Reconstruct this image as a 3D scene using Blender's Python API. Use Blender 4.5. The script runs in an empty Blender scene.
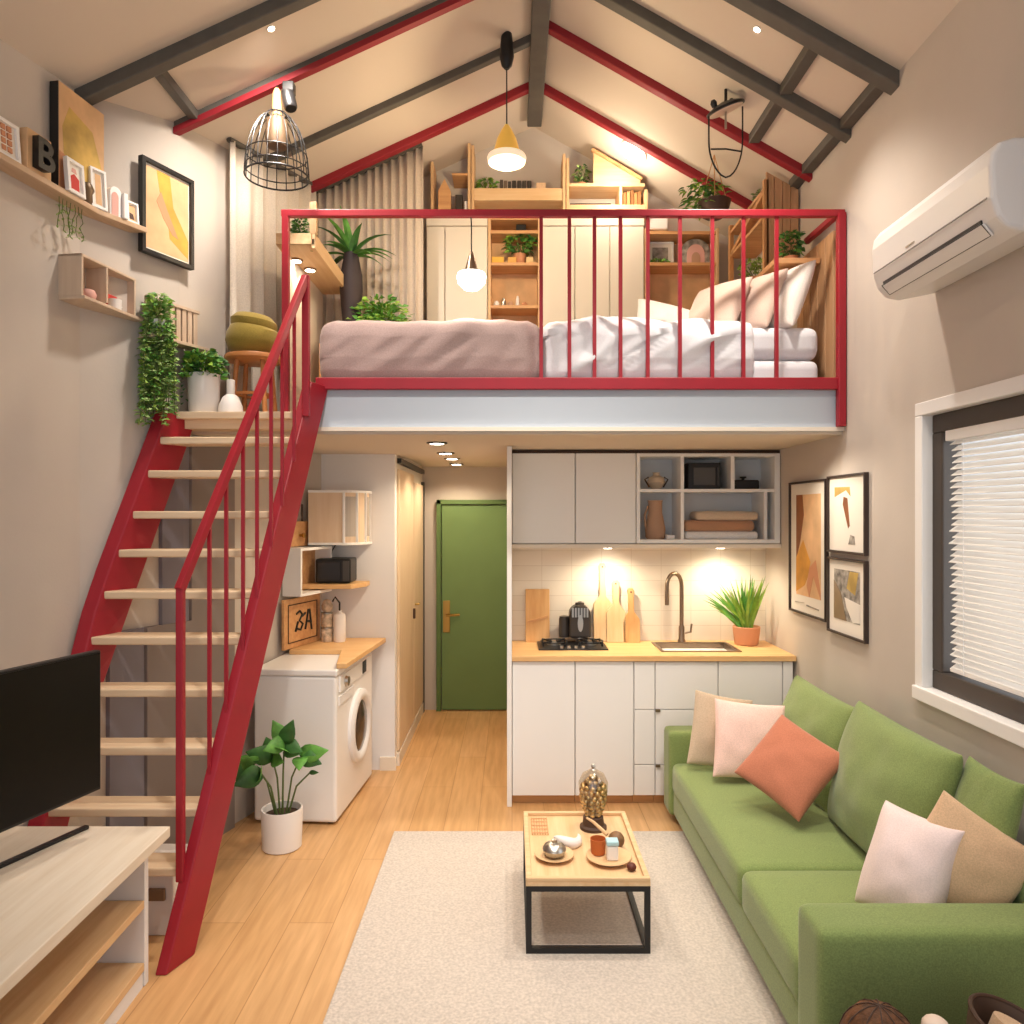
import bpy, bmesh, math, random
from mathutils import Vector, Matrix, noise
R = random.Random(7)
SC = bpy.context.scene
COL = SC.collection
PI = math.pi
V = Vector
# ------------------------------------------------------------------ materials
def lin(h):
    if isinstance(h, str):
        h = h.lstrip('#'); h = [int(h[i:i+2], 16)/255 for i in (0, 2, 4)]
    return tuple((c/12.92 if c <= .04045 else ((c+.055)/1.055)**2.4) for c in h)+(1,)
MATS = {}
class NT:
    def __init__(s, name):
        s.m = bpy.data.materials.new(name); s.m.use_nodes = True
        s.t = s.m.node_tree; s.b = s.t.nodes['Principled BSDF']; s.out = s.t.nodes['Material Output']
    def n(s, typ, **kw):
        o = s.t.nodes.new(typ)
        for k, v in kw.items():
            if k in o.inputs: o.inputs[k].default_value = v
            else: setattr(o, k, v)
        return o
    def l(s, a, b): s.t.links.new(a, b)
    def coords(s, scale=(1, 1, 1), rot=(0, 0, 0)):
        c = s.n('ShaderNodeTexCoord'); mp = s.n('ShaderNodeMapping')
        mp.inputs['Scale'].default_value = scale; mp.inputs['Rotation'].default_value = rot
        s.l(c.outputs['Object'], mp.inputs['Vector']); return mp.outputs['Vector']
    def ramp(s, fac, stops):
        r = s.n('ShaderNodeValToRGB'); e = r.color_ramp.elements
        while len(e) < len(stops): e.new(.5)
        for i, (p, c) in enumerate(stops): e[i].position = p; e[i].color = lin(c)
        s.l(fac, r.inputs['Fac']); return r.outputs['Color']
    def bump(s, fac, strength, dist=.01):
        b = s.n('ShaderNodeBump'); b.inputs['Strength'].default_value = strength; b.inputs['Distance'].default_value = dist
        s.l(fac, b.inputs['Height']); s.l(b.outputs['Normal'], s.b.inputs['Normal'])
def mat(name, col, rough=.6, metal=0, var=0, vs=4, bump=0, bs=60, spec=.4, emit=0, ecol=None, sheen=0):
    k = NT(name); b = k.b
    b.inputs['Base Color'].default_value = lin(col); b.inputs['Roughness'].default_value = rough
    b.inputs['Metallic'].default_value = metal; b.inputs['Specular IOR Level'].default_value = spec
    if sheen: b.inputs['Sheen Weight'].default_value = sheen
    if emit:
        b.inputs['Emission Color'].default_value = lin(ecol or col); b.inputs['Emission Strength'].default_value = emit
    if var:
        c = [int(col.lstrip('#')[i:i+2], 16)/255 for i in (0, 2, 4)]
        nz = k.n('ShaderNodeTexNoise', Scale=vs, Detail=4.0)
        k.l(k.coords(), nz.inputs['Vector'])
        k.l(k.ramp(nz.outputs['Fac'], [(.3, [max(0, x*(1-var)) for x in c]), (.7, [min(1, x*(1+var)) for x in c])]), b.inputs['Base Color'])
    if bump:
        nz = k.n('ShaderNodeTexNoise', Scale=bs, Detail=3.0)
        k.l(k.coords(), nz.inputs['Vector']); k.bump(nz.outputs['Fac'], bump)
    MATS[name] = k.m; return k.m
def wood(name, c1, c2, axis=0, rough=.5, scale=1.0):
    k = NT(name); sc = [14*scale]*3; sc[axis] = 1.0*scale
    nz = k.n('ShaderNodeTexNoise', Scale=2.2, Detail=6.0, Roughness=.6); k.l(k.coords(sc), nz.inputs['Vector'])
    k.l(k.ramp(nz.outputs['Fac'], [(.3, c1), (.7, c2)]), k.b.inputs['Base Color'])
    k.b.inputs['Roughness'].default_value = rough; k.bump(nz.outputs['Fac'], .08, .004)
    MATS[name] = k.m; return k.m
def bricks(name, c1, c2, cm, w, h, mortar, offset=.5, rot=(0, 0, 0), rough=.5, grain=None, bump=.3):
    k = NT(name)
    br = k.n('ShaderNodeTexBrick', Scale=1.0); br.offset = offset
    for key, v in (('Color1', lin(c1)), ('Color2', lin(c2)), ('Mortar', lin(cm))): br.inputs[key].default_value = v
    br.inputs['Mortar Size'].default_value = mortar; br.inputs['Brick Width'].default_value = w; br.inputs['Row Height'].default_value = h
    br.inputs['Mortar Smooth'].default_value = .2
    k.l(k.coords(rot=rot), br.inputs['Vector'])
    col = br.outputs['Color']
    if grain:
        nz = k.n('ShaderNodeTexNoise', Scale=2.0, Detail=6.0); k.l(k.coords(grain), nz.inputs['Vector'])
        mx = k.n('ShaderNodeMix', data_type='RGBA', blend_type='MULTIPLY'); mx.inputs[0].default_value = .55
        k.l(col, mx.inputs[6]); k.l(k.ramp(nz.outputs['Fac'], [(.3, '#cbbba8'), (.7, '#ffffff')]), mx.inputs[7]); col = mx.outputs[2]
    k.l(col, k.b.inputs['Base Color']); k.b.inputs['Roughness'].default_value = rough
    k.bump(br.outputs['Fac'], -bump, .004)
    MATS[name] = k.m; return k.m
def glassy(name, tint='#ffffff', fac=.12):
    k = NT(name); tr = k.n('ShaderNodeBsdfTransparent'); tr.inputs['Color'].default_value = lin(tint)
    gl = k.n('ShaderNodeBsdfGlossy', Roughness=.04); mx = k.n('ShaderNodeMixShader'); mx.inputs[0].default_value = fac
    k.l(tr.outputs[0], mx.inputs[1]); k.l(gl.outputs[0], mx.inputs[2]); k.l(mx.outputs[0], k.out.inputs['Surface'])
    MATS[name] = k.m; return k.m
def cloth(name, col, trans=0, bump=.15, bs=220, var=.05):
    k = NT(name); c = [int(col.lstrip('#')[i:i+2], 16)/255 for i in (0, 2, 4)]
    nz = k.n('ShaderNodeTexNoise', Scale=bs, Detail=2.0); k.l(k.coords(), nz.inputs['Vector'])
    k.l(k.ramp(nz.outputs['Fac'], [(.3, [x*(1-var) for x in c]), (.7, [min(1, x*(1+var)) for x in c])]), k.b.inputs['Base Color'])
    k.b.inputs['Roughness'].default_value = .9; k.b.inputs['Specular IOR Level'].default_value = .15
    k.b.inputs['Sheen Weight'].default_value = .25; k.b.inputs['Sheen Roughness'].default_value = .5
    k.bump(nz.outputs['Fac'], bump, .003)
    if trans:
        t = k.n('ShaderNodeBsdfTranslucent'); t.inputs['Color'].default_value = lin(col)
        mx = k.n('ShaderNodeMixShader'); mx.inputs[0].default_value = trans
        k.l(k.b.outputs[0], mx.inputs[1]); k.l(t.outputs[0], mx.inputs[2]); k.l(mx.outputs[0], k.out.inputs['Surface'])
    MATS[name] = k.m; return k.m

WALL = mat('plaster_greige', '#c5bbb1', .85, var=.02, vs=2, bump=.05, bs=90)
CEIL = mat('ceiling_paint', '#d3c5b5', .85, bump=.03, bs=60)
CREAM = mat('cream_lacquer', '#e6dccd', .5)
WHITE = mat('white_lacquer', '#f0eeec', .4)
WHITEM = mat('white_matte', '#e8e6e6', .75)
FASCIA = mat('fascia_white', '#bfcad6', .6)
RED = mat('red_steel', '#981527', .42, spec=.5, var=.03, vs=9)
REDB = mat('red_beam', '#8e1d28', .55)
GREY = mat('grey_beam', '#59554f', .6, var=.05, vs=12)
BLACK = mat('black_metal', '#1b1a1b', .4, spec=.4)
TVB = mat('tv_screen', '#080606', .3, spec=.25)
DARKW = mat('dark_window_frame', '#453d37', .5)
GREEN = mat('door_green', '#66824f', .5, var=.02)
SOFA = cloth('sofa_green', '#7e8f56', var=.08)
BRASS = mat('brass', '#b08d4c', .3, metal=1)
STEEL = mat('brushed_steel', '#b9b5ae', .3, metal=1)
TAUPE = mat('taupe_metal', '#8b7866', .32, metal=.9)
OAK = wood('oak_light', '#d2ab7c', '#e3c398', 0)
OAKY = wood('oak_light_y', '#d2ab7c', '#e3c398', 1)
OAKZ = wood('oak_light_z', '#cfa477', '#e0bd8f', 2)
PALE = wood('pale_ash', '#dccdb8', '#e9decd', 1)
TREAD = wood('tread_ash', '#d3b593', '#e4cdae', 0)
COUNTER = wood('counter_oak', '#d8a76c', '#e6bd86', 0)
WARM = wood('warm_pine', '#b98250', '#d19f6a', 2)
WARMX = wood('warm_pine_x', '#c0895a', '#d8a873', 0)
BAMB = wood('board_wood', '#c9955b', '#dcb079', 2)
FLOORM = bricks('floor_planks', '#dbb07e', '#d3a671', '#b98c5a', 1.6, .19, .0022, .37, (0, 0, PI/2), .42, (16, 1.2, 1), .15)
TILE = bricks('backsplash_tile', '#e9e0d2', '#e6dccd', '#d6cab9', .2, .1, .002, 0.0, (PI/2, 0, 0), .3, None, .25)
RUG = cloth('rug_wool', '#c6bcb2', bump=.9, bs=90, var=.07)
POT = mat('white_ceramic', '#e9e4e0', .45)
TERRA = mat('terracotta', '#c98d68', .7)
LEAF = mat('leaf_green', '#5f9642', .5, var=.25, vs=14)
LEAFD = mat('leaf_dark', '#3d6c33', .5, var=.25, vs=12)
LEAFY = mat('leaf_lime', '#82a33e', .55, var=.2, vs=14)
LEAFG = mat('leaf_sage', '#90ab66', .6, var=.2, vs=14)
STEM = mat('stem_green', '#5b6b3a', .6)
SOIL = mat('soil', '#4a382b', .95)
PRINTW = mat('paper_white', '#ece5da', .8)
ORANGE = mat('print_orange', '#d59a45', .8, var=.12, vs=6)
PEACH = mat('print_peach', '#dcb387', .8, var=.1, vs=5)
BROWN = mat('print_brown', '#8b5634', .8, var=.15, vs=5)
YELLOW = mat('print_yellow', '#cfae62', .8, var=.2, vs=5)
GREYP = mat('print_grey', '#8d877f', .8, var=.35, vs=25)
DARKP = mat('dark_brown', '#4a3428', .6)
REDP = mat('print_red', '#c6423a', .7)
PINKP = mat('pink_paint', '#d9a79c', .7)
GLASS = glassy('clear_glass')
GLASSD = glassy('cloche_glass', '#f4efe6', .16)
BULB = mat('bulb_glow', '#ffe2ae', .5, emit=9, ecol='#ffdca8')
BULBW = mat('bulb_white', '#ffffff', .5, emit=5, ecol='#fff4e6')
SPOTG = mat('spot_glow', '#ffffff', .5, emit=14, ecol='#fff0dc')
CURT = cloth('curtain_linen', '#f1e7da', .3, bs=160)
CURTB = cloth('curtain_taupe', '#dccdbc', .25, bs=160)
MAUVE = cloth('duvet_mauve', '#a8928e', bs=180)
SHEET = cloth('sheet_white', '#d9d9de', bs=200, var=.02)
PILW = cloth('pillow_white', '#d8cfc8', bs=200, var=.03)
PILB = cloth('pillow_blush', '#ccb3a4', bs=200, var=.03)
CPINK = cloth('cushion_pink', '#ecc9be', bs=220)
CBLUSH = cloth('cushion_blush', '#ead6d3', bs=220, var=.03)
CTERRA = cloth('cushion_terracotta', '#b8745a', bs=220)
CBEIGE = cloth('cushion_beige', '#c3ae96', bs=220)
CTAN = cloth('cushion_tan', '#d3b18e', bs=220)
OLIVE = cloth('pouf_olive', '#94803a', bs=200)
BLIND = None
def blindmat():
    k = NT('blind_white'); k.b.inputs['Base Color'].default_value = lin('#efece8'); k.b.inputs['Roughness'].default_value = .6
    t = k.n('ShaderNodeBsdfTranslucent'); t.inputs['Color'].default_value = lin('#f4efe8')
    mx = k.n('ShaderNodeMixShader'); mx.inputs[0].default_value = .45
    k.l(k.b.outputs[0], mx.inputs[1]); k.l(t.outputs[0], mx.inputs[2]); k.l(mx.outputs[0], k.out.inputs['Surface']); return k.m
BLIND = blindmat()
WICK = mat('wicker_brown', '#5b3a22', .7, var=.3, vs=40, bump=.4, bs=80)
GOLD = mat('antique_gold', '#b9a074', .3, metal=.85, var=.3, vs=30)

# ------------------------------------------------------------------ mesh builder (world coordinates)
class MB:
    def __init__(s): s.v = []; s.f = []; s.mi = 0
    def add(s, vs, fs):
        o = len(s.v); s.v += [V(p) for p in vs]
        s.f += [([i+o for i in f], s.mi) for f in fs]; return s
    def m(s, i): s.mi = i; return s
    def box(s, x0, x1, y0, y1, z0, z1):
        return s.add([(x0,y0,z0),(x1,y0,z0),(x1,y1,z0),(x0,y1,z0),(x0,y0,z1),(x1,y0,z1),(x1,y1,z1),(x0,y1,z1)],
                     [(0,3,2,1),(4,5,6,7),(0,1,5,4),(1,2,6,5),(2,3,7,6),(3,0,4,7)])
    def fbox(s, F, a0, a1, b0, b1, c0, c1):        # box in a frame F = (origin, u, v, n)
        o, u, v, n = F
        t = len(s.v); s.box(a0, a1, b0, b1, c0, c1)
        for i in range(t, len(s.v)):
            p = s.v[i]; s.v[i] = o+u*p.x+v*p.y+n*p.z
        return s
    def fpoly(s, F, pts, c0, c1):
        o, u, v, n = F
        return s.prism([o+u*a+v*b+n*c0 for a, b in pts], n*(c1-c0))
    def prism(s, pts, ext):
        n = len(pts); e = V(ext); a = [V(p) for p in pts]
        return s.add(a+[p+e for p in a], [tuple(range(n))[::-1], tuple(range(n, 2*n))]+[(i, (i+1) % n, n+(i+1) % n, n+i) for i in range(n)])
    def bar(s, p, q, w, h, up=(0, 0, 1)):
        p, q = V(p), V(q); d = (q-p).normalized(); x = d.cross(V(up))
        if x.length < 1e-4: x = d.cross(V((0, 1, 0)))
        x.normalize(); y = x.cross(d)
        c = [x*(w/2)+y*(h/2), -x*(w/2)+y*(h/2), -x*(w/2)-y*(h/2), x*(w/2)-y*(h/2)]
        return s.add([p+k for k in c]+[q+k for k in c], [(0,1,2,3),(7,6,5,4),(0,4,5,1),(1,5,6,2),(2,6,7,3),(3,7,4,0)])
    def tube(s, pts, r, n=8, close=False):
        pts = [V(p) for p in pts]; N = len(pts); rr = r if isinstance(r, (list, tuple)) else [r]*N
        o = len(s.v); px = None
        for i, p in enumerate(pts):
            a = pts[i-1] if (i or close) else p; b = pts[(i+1) % N] if (i < N-1 or close) else p
            d = (b-a).normalized()
            if px is None:
                px = d.orthogonal().normalized()
            else:
                px = (px-d*px.dot(d))
                px = px.normalized() if px.length > 1e-6 else d.orthogonal().normalized()
            py = d.cross(px)
            for k in range(n):
                t = 2*PI*k/n; s.v.append(p+(px*math.cos(t)+py*math.sin(t))*rr[i])
        M = N if close else N-1
        for i in range(M):
            j = (i+1) % N
            for k in range(n):
                s.f.append(([o+i*n+k, o+i*n+(k+1) % n, o+j*n+(k+1) % n, o+j*n+k], s.mi))
        if not close:
            s.f.append((list(range(o, o+n))[::-1], s.mi)); s.f.append((list(range(o+(N-1)*n, o+N*n)), s.mi))
        return s
    def lathe(s, prof, c, n=24, axis=None, sx=1, sy=1):
        c = V(c); o = len(s.v); Z = V(axis or (0, 0, 1)).normalized()
        X = V((1, 0, 0)) if abs(Z.x) < .9 else V((0, 1, 0)); X = (X-Z*X.dot(Z)).normalized(); Y = Z.cross(X)
        for r, z in prof:
            for k in range(n):
                t = 2*PI*k/n; s.v.append(c+X*(r*sx*math.cos(t))+Y*(r*sy*math.sin(t))+Z*z)
        for i in range(len(prof)-1):
            for k in range(n):
                s.f.append(([o+i*n+k, o+i*n+(k+1) % n, o+(i+1)*n+(k+1) % n, o+(i+1)*n+k], s.mi))
        s.f.append((list(range(o, o+n))[::-1], s.mi)); e = o+(len(prof)-1)*n; s.f.append((list(range(e, e+n)), s.mi))
        return s
    def ball(s, c, rx, ry=None, rz=None, n=16):
        ry = ry or rx; rz = rz or rx
        return s.lathe([(max(.001, math.sin(PI*i/10))*rx, -math.cos(PI*i/10)*rz) for i in range(11)], c, n, None, 1, ry/rx)
    def soft(s, F, hx, hy, hz, r, bulge=(0, 0, 0), M=8):     # rounded, puffed box in frame F
        o, u, v, n = F; key = {}
        H = (hx, hy, hz)
        def cs(h):
            i = h-r; a = [-h, -h+r*.13, -h+r*.4, -i]; b = [-i+2*i*k/M for k in range(1, M)]
            return a+b+[i, h-r*.4, h-r*.13, h]
        base = len(s.v)
        def vert(q):
            c = V([max(-H[k]+r, min(H[k]-r, q[k])) for k in range(3)]); d = V(q)-c
            p = c+d.normalized()*r if d.length > 1e-9 else c
            a = [min(1, abs(p[k]/H[k])) for k in range(3)]
            for k in range(3):
                w = 1
                for j in range(3):
                    if j != k: w *= (1-a[j]**2)
                if bulge[k] and abs(q[k]) > H[k]-1e-6: p[k] += math.copysign(bulge[k]*w, q[k])
            kk = tuple(round(x, 5) for x in q)
            if kk not in key:
                key[kk] = len(s.v); s.v.append(o+u*p.x+v*p.y+n*p.z)
            return key[kk]
        for ax in range(3):
            i, j = [(1, 2), (2, 0), (0, 1)][ax]; A, B = cs(H[i]), cs(H[j])
            for sg in (-1, 1):
                for ia in range(len(A)-1):
                    for ib in range(len(B)-1):
                        q = []
                        for a, b in ((A[ia], B[ib]), (A[ia+1], B[ib]), (A[ia+1], B[ib+1]), (A[ia], B[ib+1])):
                            c = [0, 0, 0]; c[ax] = sg*H[ax]; c[i] = a; c[j] = b; q.append(vert(c))
                        s.f.append((q if sg > 0 else q[::-1], s.mi))
        return s
    def pillow(s, F, w, h, t, seed=0, N=18, pinch=.09):
        o, u, v, n = F; idx = {}
        for sd in (1, -1):
            for i in range(N+1):
                for j in range(N+1):
                    a, b = -1+2*i/N, -1+2*j/N
                    a2, b2 = math.sin(a*PI/2)*.55+a*.45, math.sin(b*PI/2)*.55+b*.45
                    edge = i in (0, N) or j in (0, N)
                    if sd < 0 and edge: idx[(sd, i, j)] = idx[(1, i, j)]; continue
                    x = a2*w/2*(1-pinch*(1-b2*b2)); y = b2*h/2*(1-pinch*(1-a2*a2))
                    z = sd*t/2*((1-a2*a2)*(1-b2*b2))**.42
                    wr = noise.noise(V((a2*2.2+seed*3.1, b2*2.2, sd+seed)))*.10+noise.noise(V((a2*5+seed, b2*3-seed, sd*2)))*.05
                    z *= 1+wr*1.4
                    idx[(sd, i, j)] = len(s.v); s.v.append(o+u*x+v*y+n*z)
            for i in range(N):
                for j in range(N):
                    q = [idx[(sd, i, j)], idx[(sd, i+1, j)], idx[(sd, i+1, j+1)], idx[(sd, i, j+1)]]
                    s.f.append((q if sd > 0 else q[::-1], s.mi))
        return s
    def leaf(s, p, d, L, W, droop=.3, up=(0, 0, 1), seg=4, thick=.0):
        p = V(p); d = V(d).normalized(); side = d.cross(V(up))
        if side.length < 1e-3: side = V((1, 0, 0))
        side.normalize(); o = len(s.v); g = V((0, 0, -1)); q = p.copy(); dd = d.copy()
        for i in range(seg+1):
            t = i/seg; w = W/2*max(.06, math.sin(PI*(.08+.92*t)**.75)) if i < seg else W*.02
            nrm = side.cross(dd).normalized()
            s.v += [q-side*w+nrm*w*.25, q, q+side*w+nrm*w*.25]
            dd = (dd+g*droop/seg).normalized(); q = q+dd*(L/seg)
        for i in range(seg):
            a = o+3*i
            s.f.append(([a, a+1, a+4, a+3], s.mi)); s.f.append(([a+1, a+2, a+5, a+4], s.mi))
        return s
    def warp(s, fn): s.v = [V(fn(p)) for p in s.v]; return s

def rootloc(o):
    while o.parent: o = o.parent
    return o.location.copy()
def build(mb, name, mats, parent=None, loc=None, smooth=False, bevel=0, subsurf=0, solid=0, seg=2):
    o0 = rootloc(parent) if parent else V(loc or (0, 0, 0))
    me = bpy.data.meshes.new(name); me.from_pydata([tuple(p-o0) for p in mb.v], [], [f for f, _ in mb.f])
    mats = mats if isinstance(mats, (list, tuple)) else [mats]
    for m in mats: me.materials.append(m)
    for pl, (_, mi) in zip(me.polygons, mb.f): pl.material_index = mi
    b = bmesh.new(); b.from_mesh(me); bmesh.ops.recalc_face_normals(b, faces=b.faces[:]); b.to_mesh(me); b.free()
    if smooth:
        for pl in me.polygons: pl.use_smooth = True
    o = bpy.data.objects.new(name, me); COL.objects.link(o)
    if parent: o.parent = parent
    else: o.location = o0
    if solid:
        md = o.modifiers.new('Solidify', 'SOLIDIFY'); md.thickness = solid; md.offset = 0
    if bevel:
        md = o.modifiers.new('Bevel', 'BEVEL'); md.width = bevel; md.segments = seg; md.limit_method = 'ANGLE'; md.angle_limit = math.radians(35)
    if subsurf:
        md = o.modifiers.new('Subdivision', 'SUBSURF'); md.levels = subsurf; md.render_levels = subsurf
    if smooth and not subsurf:
        try: me.set_sharp_from_angle(angle=math.radians(42))
        except Exception: pass
    return o
def tag(o, label=None, cat=None, group=None, kind=None):
    if label: o['label'] = label
    if cat: o['category'] = cat
    if group: o['group'] = group
    if kind: o['kind'] = kind
    return o
def thing(name, label, cat, loc=(0, 0, 0), group=None):
    o = bpy.data.objects.new(name, None); COL.objects.link(o); o.location = loc; o.empty_display_size = .1
    return tag(o, label, cat, group)
def solo(mb, name, mats, label, cat, loc, group=None, **kw):
    return tag(build(mb, name, mats, None, loc, **kw), label, cat, group)
def struct(mb, name, mats, parent=None, **kw):
    o = build(mb, name, mats, parent, **kw)
    if not parent: o['kind'] = 'structure'
    return o
def dup(root, loc, label=None, group=None):
    r = root.copy(); COL.objects.link(r); r.location = loc
    if label: r['label'] = label
    if group: r['group'] = group
    def rec(a, b):
        for ch in list(a.children):
            c = ch.copy(); COL.objects.link(c); c.parent = b; rec(ch, c)
    rec(root, r); return r
def frame(o, u, v=None, n=None):
    u = V(u).normalized(); v = V(v if v else (0, 0, 1)); v = (v-u*v.dot(u)).normalized()
    return (V(o), u, v, u.cross(v))
XYZ = lambda c: (V(c), V((1, 0, 0)), V((0, 1, 0)), V((0, 0, 1)))

# ------------------------------------------------------------------ the room
RX, RZ = .158, 4.57                       # ridge
def WL(y):                                # left wall, seen in plan, runs inwards with depth
    if y <= 3.33: return -1.92+.15*(y-3.33)
    if y <= 3.8: return -1.92+.5*(y-3.33)
    return -1.685+.29*(y-3.8)
def CZ(x): return RZ-.46*(RX-x) if x < RX else RZ-.57*(x-RX)
XR = 1.70
Y0, YB = -.6, 5.47
fl = MB().box(-2.7, 1.9, Y0, 6.8, -.1, 0)
struct(fl, 'floor', FLOORM)
# left wall: three upright slabs following the plan line
mb = MB()
ys = [Y0, 3.33, 3.8, YB]
for a, b in zip(ys, ys[1:]):
    xa, xb = WL(a), WL(b)
    pts = [(xa, a, 0), (xb, b, 0), (xb, b, CZ(xb)+.03), (xa, a, CZ(xa)+.03)]
    out = [(-3.1, a, 0), (-3.1, b, 0), (-3.1, b, CZ(xb)+.03), (-3.1, a, CZ(xa)+.03)]
    o = len(mb.v); mb.v += [V(p) for p in pts+out]
    mb.f += [([o, o+1, o+2, o+3], 0), ([o+3, o+2, o+6, o+7], 0), ([o+4, o+5, o+6, o+7], 0)]
    if a == Y0: mb.f.append(([o, o+3, o+7, o+4], 0))
    if b == YB: mb.f.append(([o+1, o+2, o+6, o+5], 0))
struct(mb, 'wall_left', WALL)
WY0, WY1, WZ0, WZ1 = 1.35, 3.125, .995, 2.185
zc = CZ(XR)+.03
mb = MB().box(XR, XR+.16, Y0, WY0, 0, zc).box(XR, XR+.16, WY1, YB, 0, zc).box(XR, XR+.16, WY0, WY1, 0, WZ0).box(XR, XR+.16, WY0, WY1, WZ1, zc)
struct(mb, 'wall_right', WALL)
mb = MB().prism([(-1.35, YB, 2.17), (XR+.1, YB, 2.17), (XR+.1, YB, CZ(XR+.1)+.03), (RX, YB, RZ+.03), (-1.35, YB, CZ(-1.35)+.03)], (0, .1, 0))
struct(mb, 'wall_back', WALL)
mb = MB().prism([(-3.1, Y0, CZ(-3.1)), (RX, Y0, RZ), (RX, Y0, RZ+.12), (-3.1, Y0, CZ(-3.1)+.12)], (0, YB+.1-Y0, 0))
mb.prism([(RX, Y0, RZ), (XR+.16, Y0, CZ(XR+.16)), (XR+.16, Y0, CZ(XR+.16)+.12), (RX, Y0, RZ+.12)], (0, YB+.1-Y0, 0))
struct(mb, 'ceiling', CEIL)
# lower storey behind the loft front
struct(MB().box(-1.45, -.8, 5.12, 5.2, 0, 2.17), 'wall_laundry', WHITEM)
struct(MB().box(-.88, -.8, 5.2, 6.8, 0, 2.17), 'wall_hall_left', CREAM)
struct(MB().box(0, .08, 5.09, 6.8, 0, 2.17), 'wall_hall_right', WALL)
struct(MB().box(-.88, .08, 6.7, 6.8, 0, 2.17), 'wall_hall_end', WALL)
struct(MB().box(0, XR, 5.03, 5.09, 0, 2.17), 'wall_kitchen', TILE)
struct(MB().box(-.9, .1, YB+.1, 6.82, 2.17, 2.25), 'ceiling_hall', CEIL)
# loft deck with the lower landing beside it
DL = -1.02
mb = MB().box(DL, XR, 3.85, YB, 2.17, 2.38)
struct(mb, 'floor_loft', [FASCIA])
mb = MB().prism([(DL, 3.74, 2.17), (WL(3.74), 3.74, 2.17), (WL(3.8), 3.8, 2.17), (WL(YB), YB, 2.17), (DL, YB, 2.17)], (0, 0, .08))
struct(mb, 'floor_landing', TREAD)
mb = MB().box(DL, XR, 3.835, 3.85, 2.17, 2.19)
struct(mb, 'trim_1', CREAM)
mb = MB().prism([(DL, 3.86, 2.155), (WL(3.86), 3.86, 2.155), (WL(YB), YB, 2.155), (XR, YB, 2.155), (XR, 3.86, 2.155)], (0, 0, .015))
struct(mb, 'ceiling_kitchen', CEIL)
# beams
def rafter(y, xa, xb, w, h, mats, strip=False):
    # a bar hugging the slope between two xs
    za, zb = CZ(xa), CZ(xb); t = .02
    mb = MB().prism([(xa, y-w/2, za+t), (xb, y-w/2, zb+t), (xb, y-w/2, zb-h), (xa, y-w/2, za-h)], (0, w, 0))
    o = struct(mb, 'roof_beam', mats[0], bevel=.006)
    if strip:
        mb = MB().prism([(xa, y-w/2-.004, za-h+.016), (xb, y-w/2-.004, zb-h+.016), (xb, y-w/2-.004, zb-h-.016), (xa, y-w/2-.004, za-h-.016)], (0, w*.8, 0))
        tag(build(mb, 'red_strip', REDB, o), 'red painted steel strip')
    return o
rafter(3.33, WL(3.33)-.01, RX-.04, .065, .06, [GREY])
rafter(3.33, RX+.04, XR+.01, .08, .07, [GREY])
rafter(3.79, WL(3.79)-.01, RX-.04, .05, .045, [GREY], True)
rafter(3.79, RX+.04, XR+.01, .07, .06, [GREY])
rafter(4.40, WL(4.4), RX-.04, .05, .045, [GREY])
rafter(4.27, RX+.04, XR+.01, .055, .05, [REDB])
rafter(4.886, WL(4.886), RX-.04, .055, .05, [REDB])
rafter(4.886, RX+.04, XR+.01, .055, .05, [REDB])
struct(MB().box(RX-.05, RX+.05, Y0, 5.3, RZ-.09, RZ+.05), 'ridge_beam', GREY, bevel=.006)
def purlin(xa, ya, xb, yb, w=.06, h=.05):
    mb = MB().bar((xa, ya, CZ(xa)-h/2+.015), (xb, yb, CZ(xb)-h/2+.015), w, h)
    struct(mb, 'roof_purlin', GREY, bevel=.004)
purlin(-1.60, 3.34, -1.60, 3.78, .045, .05)
purlin(1.37, 3.34, 1.37, 4.27)
purlin(1.67, 3.34, 1.67, 4.45)
# window
w1 = bpy.data.objects.new('window_1', None); COL.objects.link(w1); w1.location = (XR, 2.2, WZ0); w1['kind'] = 'structure'
mb = MB()
t = .035
for a in ((XR-.012, XR+.07, WY1-t, WY1+.02, WZ0+t, WZ1-t), (XR-.012, XR+.07, WY0-.02, WY0+t, WZ0+t, WZ1-t), (XR-.012, XR+.07, WY0-.02, WY1+.02, WZ1-t, WZ1+.02), (XR-.025, XR+.07, WY0-.02, WY1+.02, WZ0-.02, WZ0+t)): mb.box(*a)
build(mb, 'window_casing', WHITE, w1, bevel=.004)
mb = MB(); x0, x1 = XR+.03, XR+.11; t2 = .075
mb.box(x0, x1, WY1-t-t2, WY1-t, WZ0+t+t2, WZ1-t-t2).box(x0, x1, WY0+t, WY0+t+t2, WZ0+t+t2, WZ1-t-t2)
mb.box(x0, x1, WY0+t, WY1-t, WZ1-t-t2, WZ1-t).box(x0, x1, WY0+t, WY1-t, WZ0+t, WZ0+t+t2)
build(mb, 'window_frame', DARKW, w1, bevel=.006)
build(MB().box(XR+.09, XR+.096, WY0+t, WY1-t, WZ0+t, WZ1-t), 'window_pane', GLASS, w1)
bl = thing('window_blind', 'white slatted blind glowing with daylight inside the dark window frame', 'blind', (XR+.05, 2.2, WZ0+.1))
mb = MB(); zz = WZ0+.15
while zz < WZ1-.15:
    c = V((XR+.05, 0, zz)); dx, dz = .014, .010
    j = R.uniform(-.012, .012)
    mb.prism([(c.x-dx, WY0+.1, zz-dz), (c.x+dx, WY0+.1, zz+dz), (c.x+dx, WY0+.1, zz+dz+.003), (c.x-dx, WY0+.1, zz-dz+.003)], (0, WY1-.155-WY0-.1+j, 0)); zz += .0245
build(mb, 'blind_slats', BLIND, bl)
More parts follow.
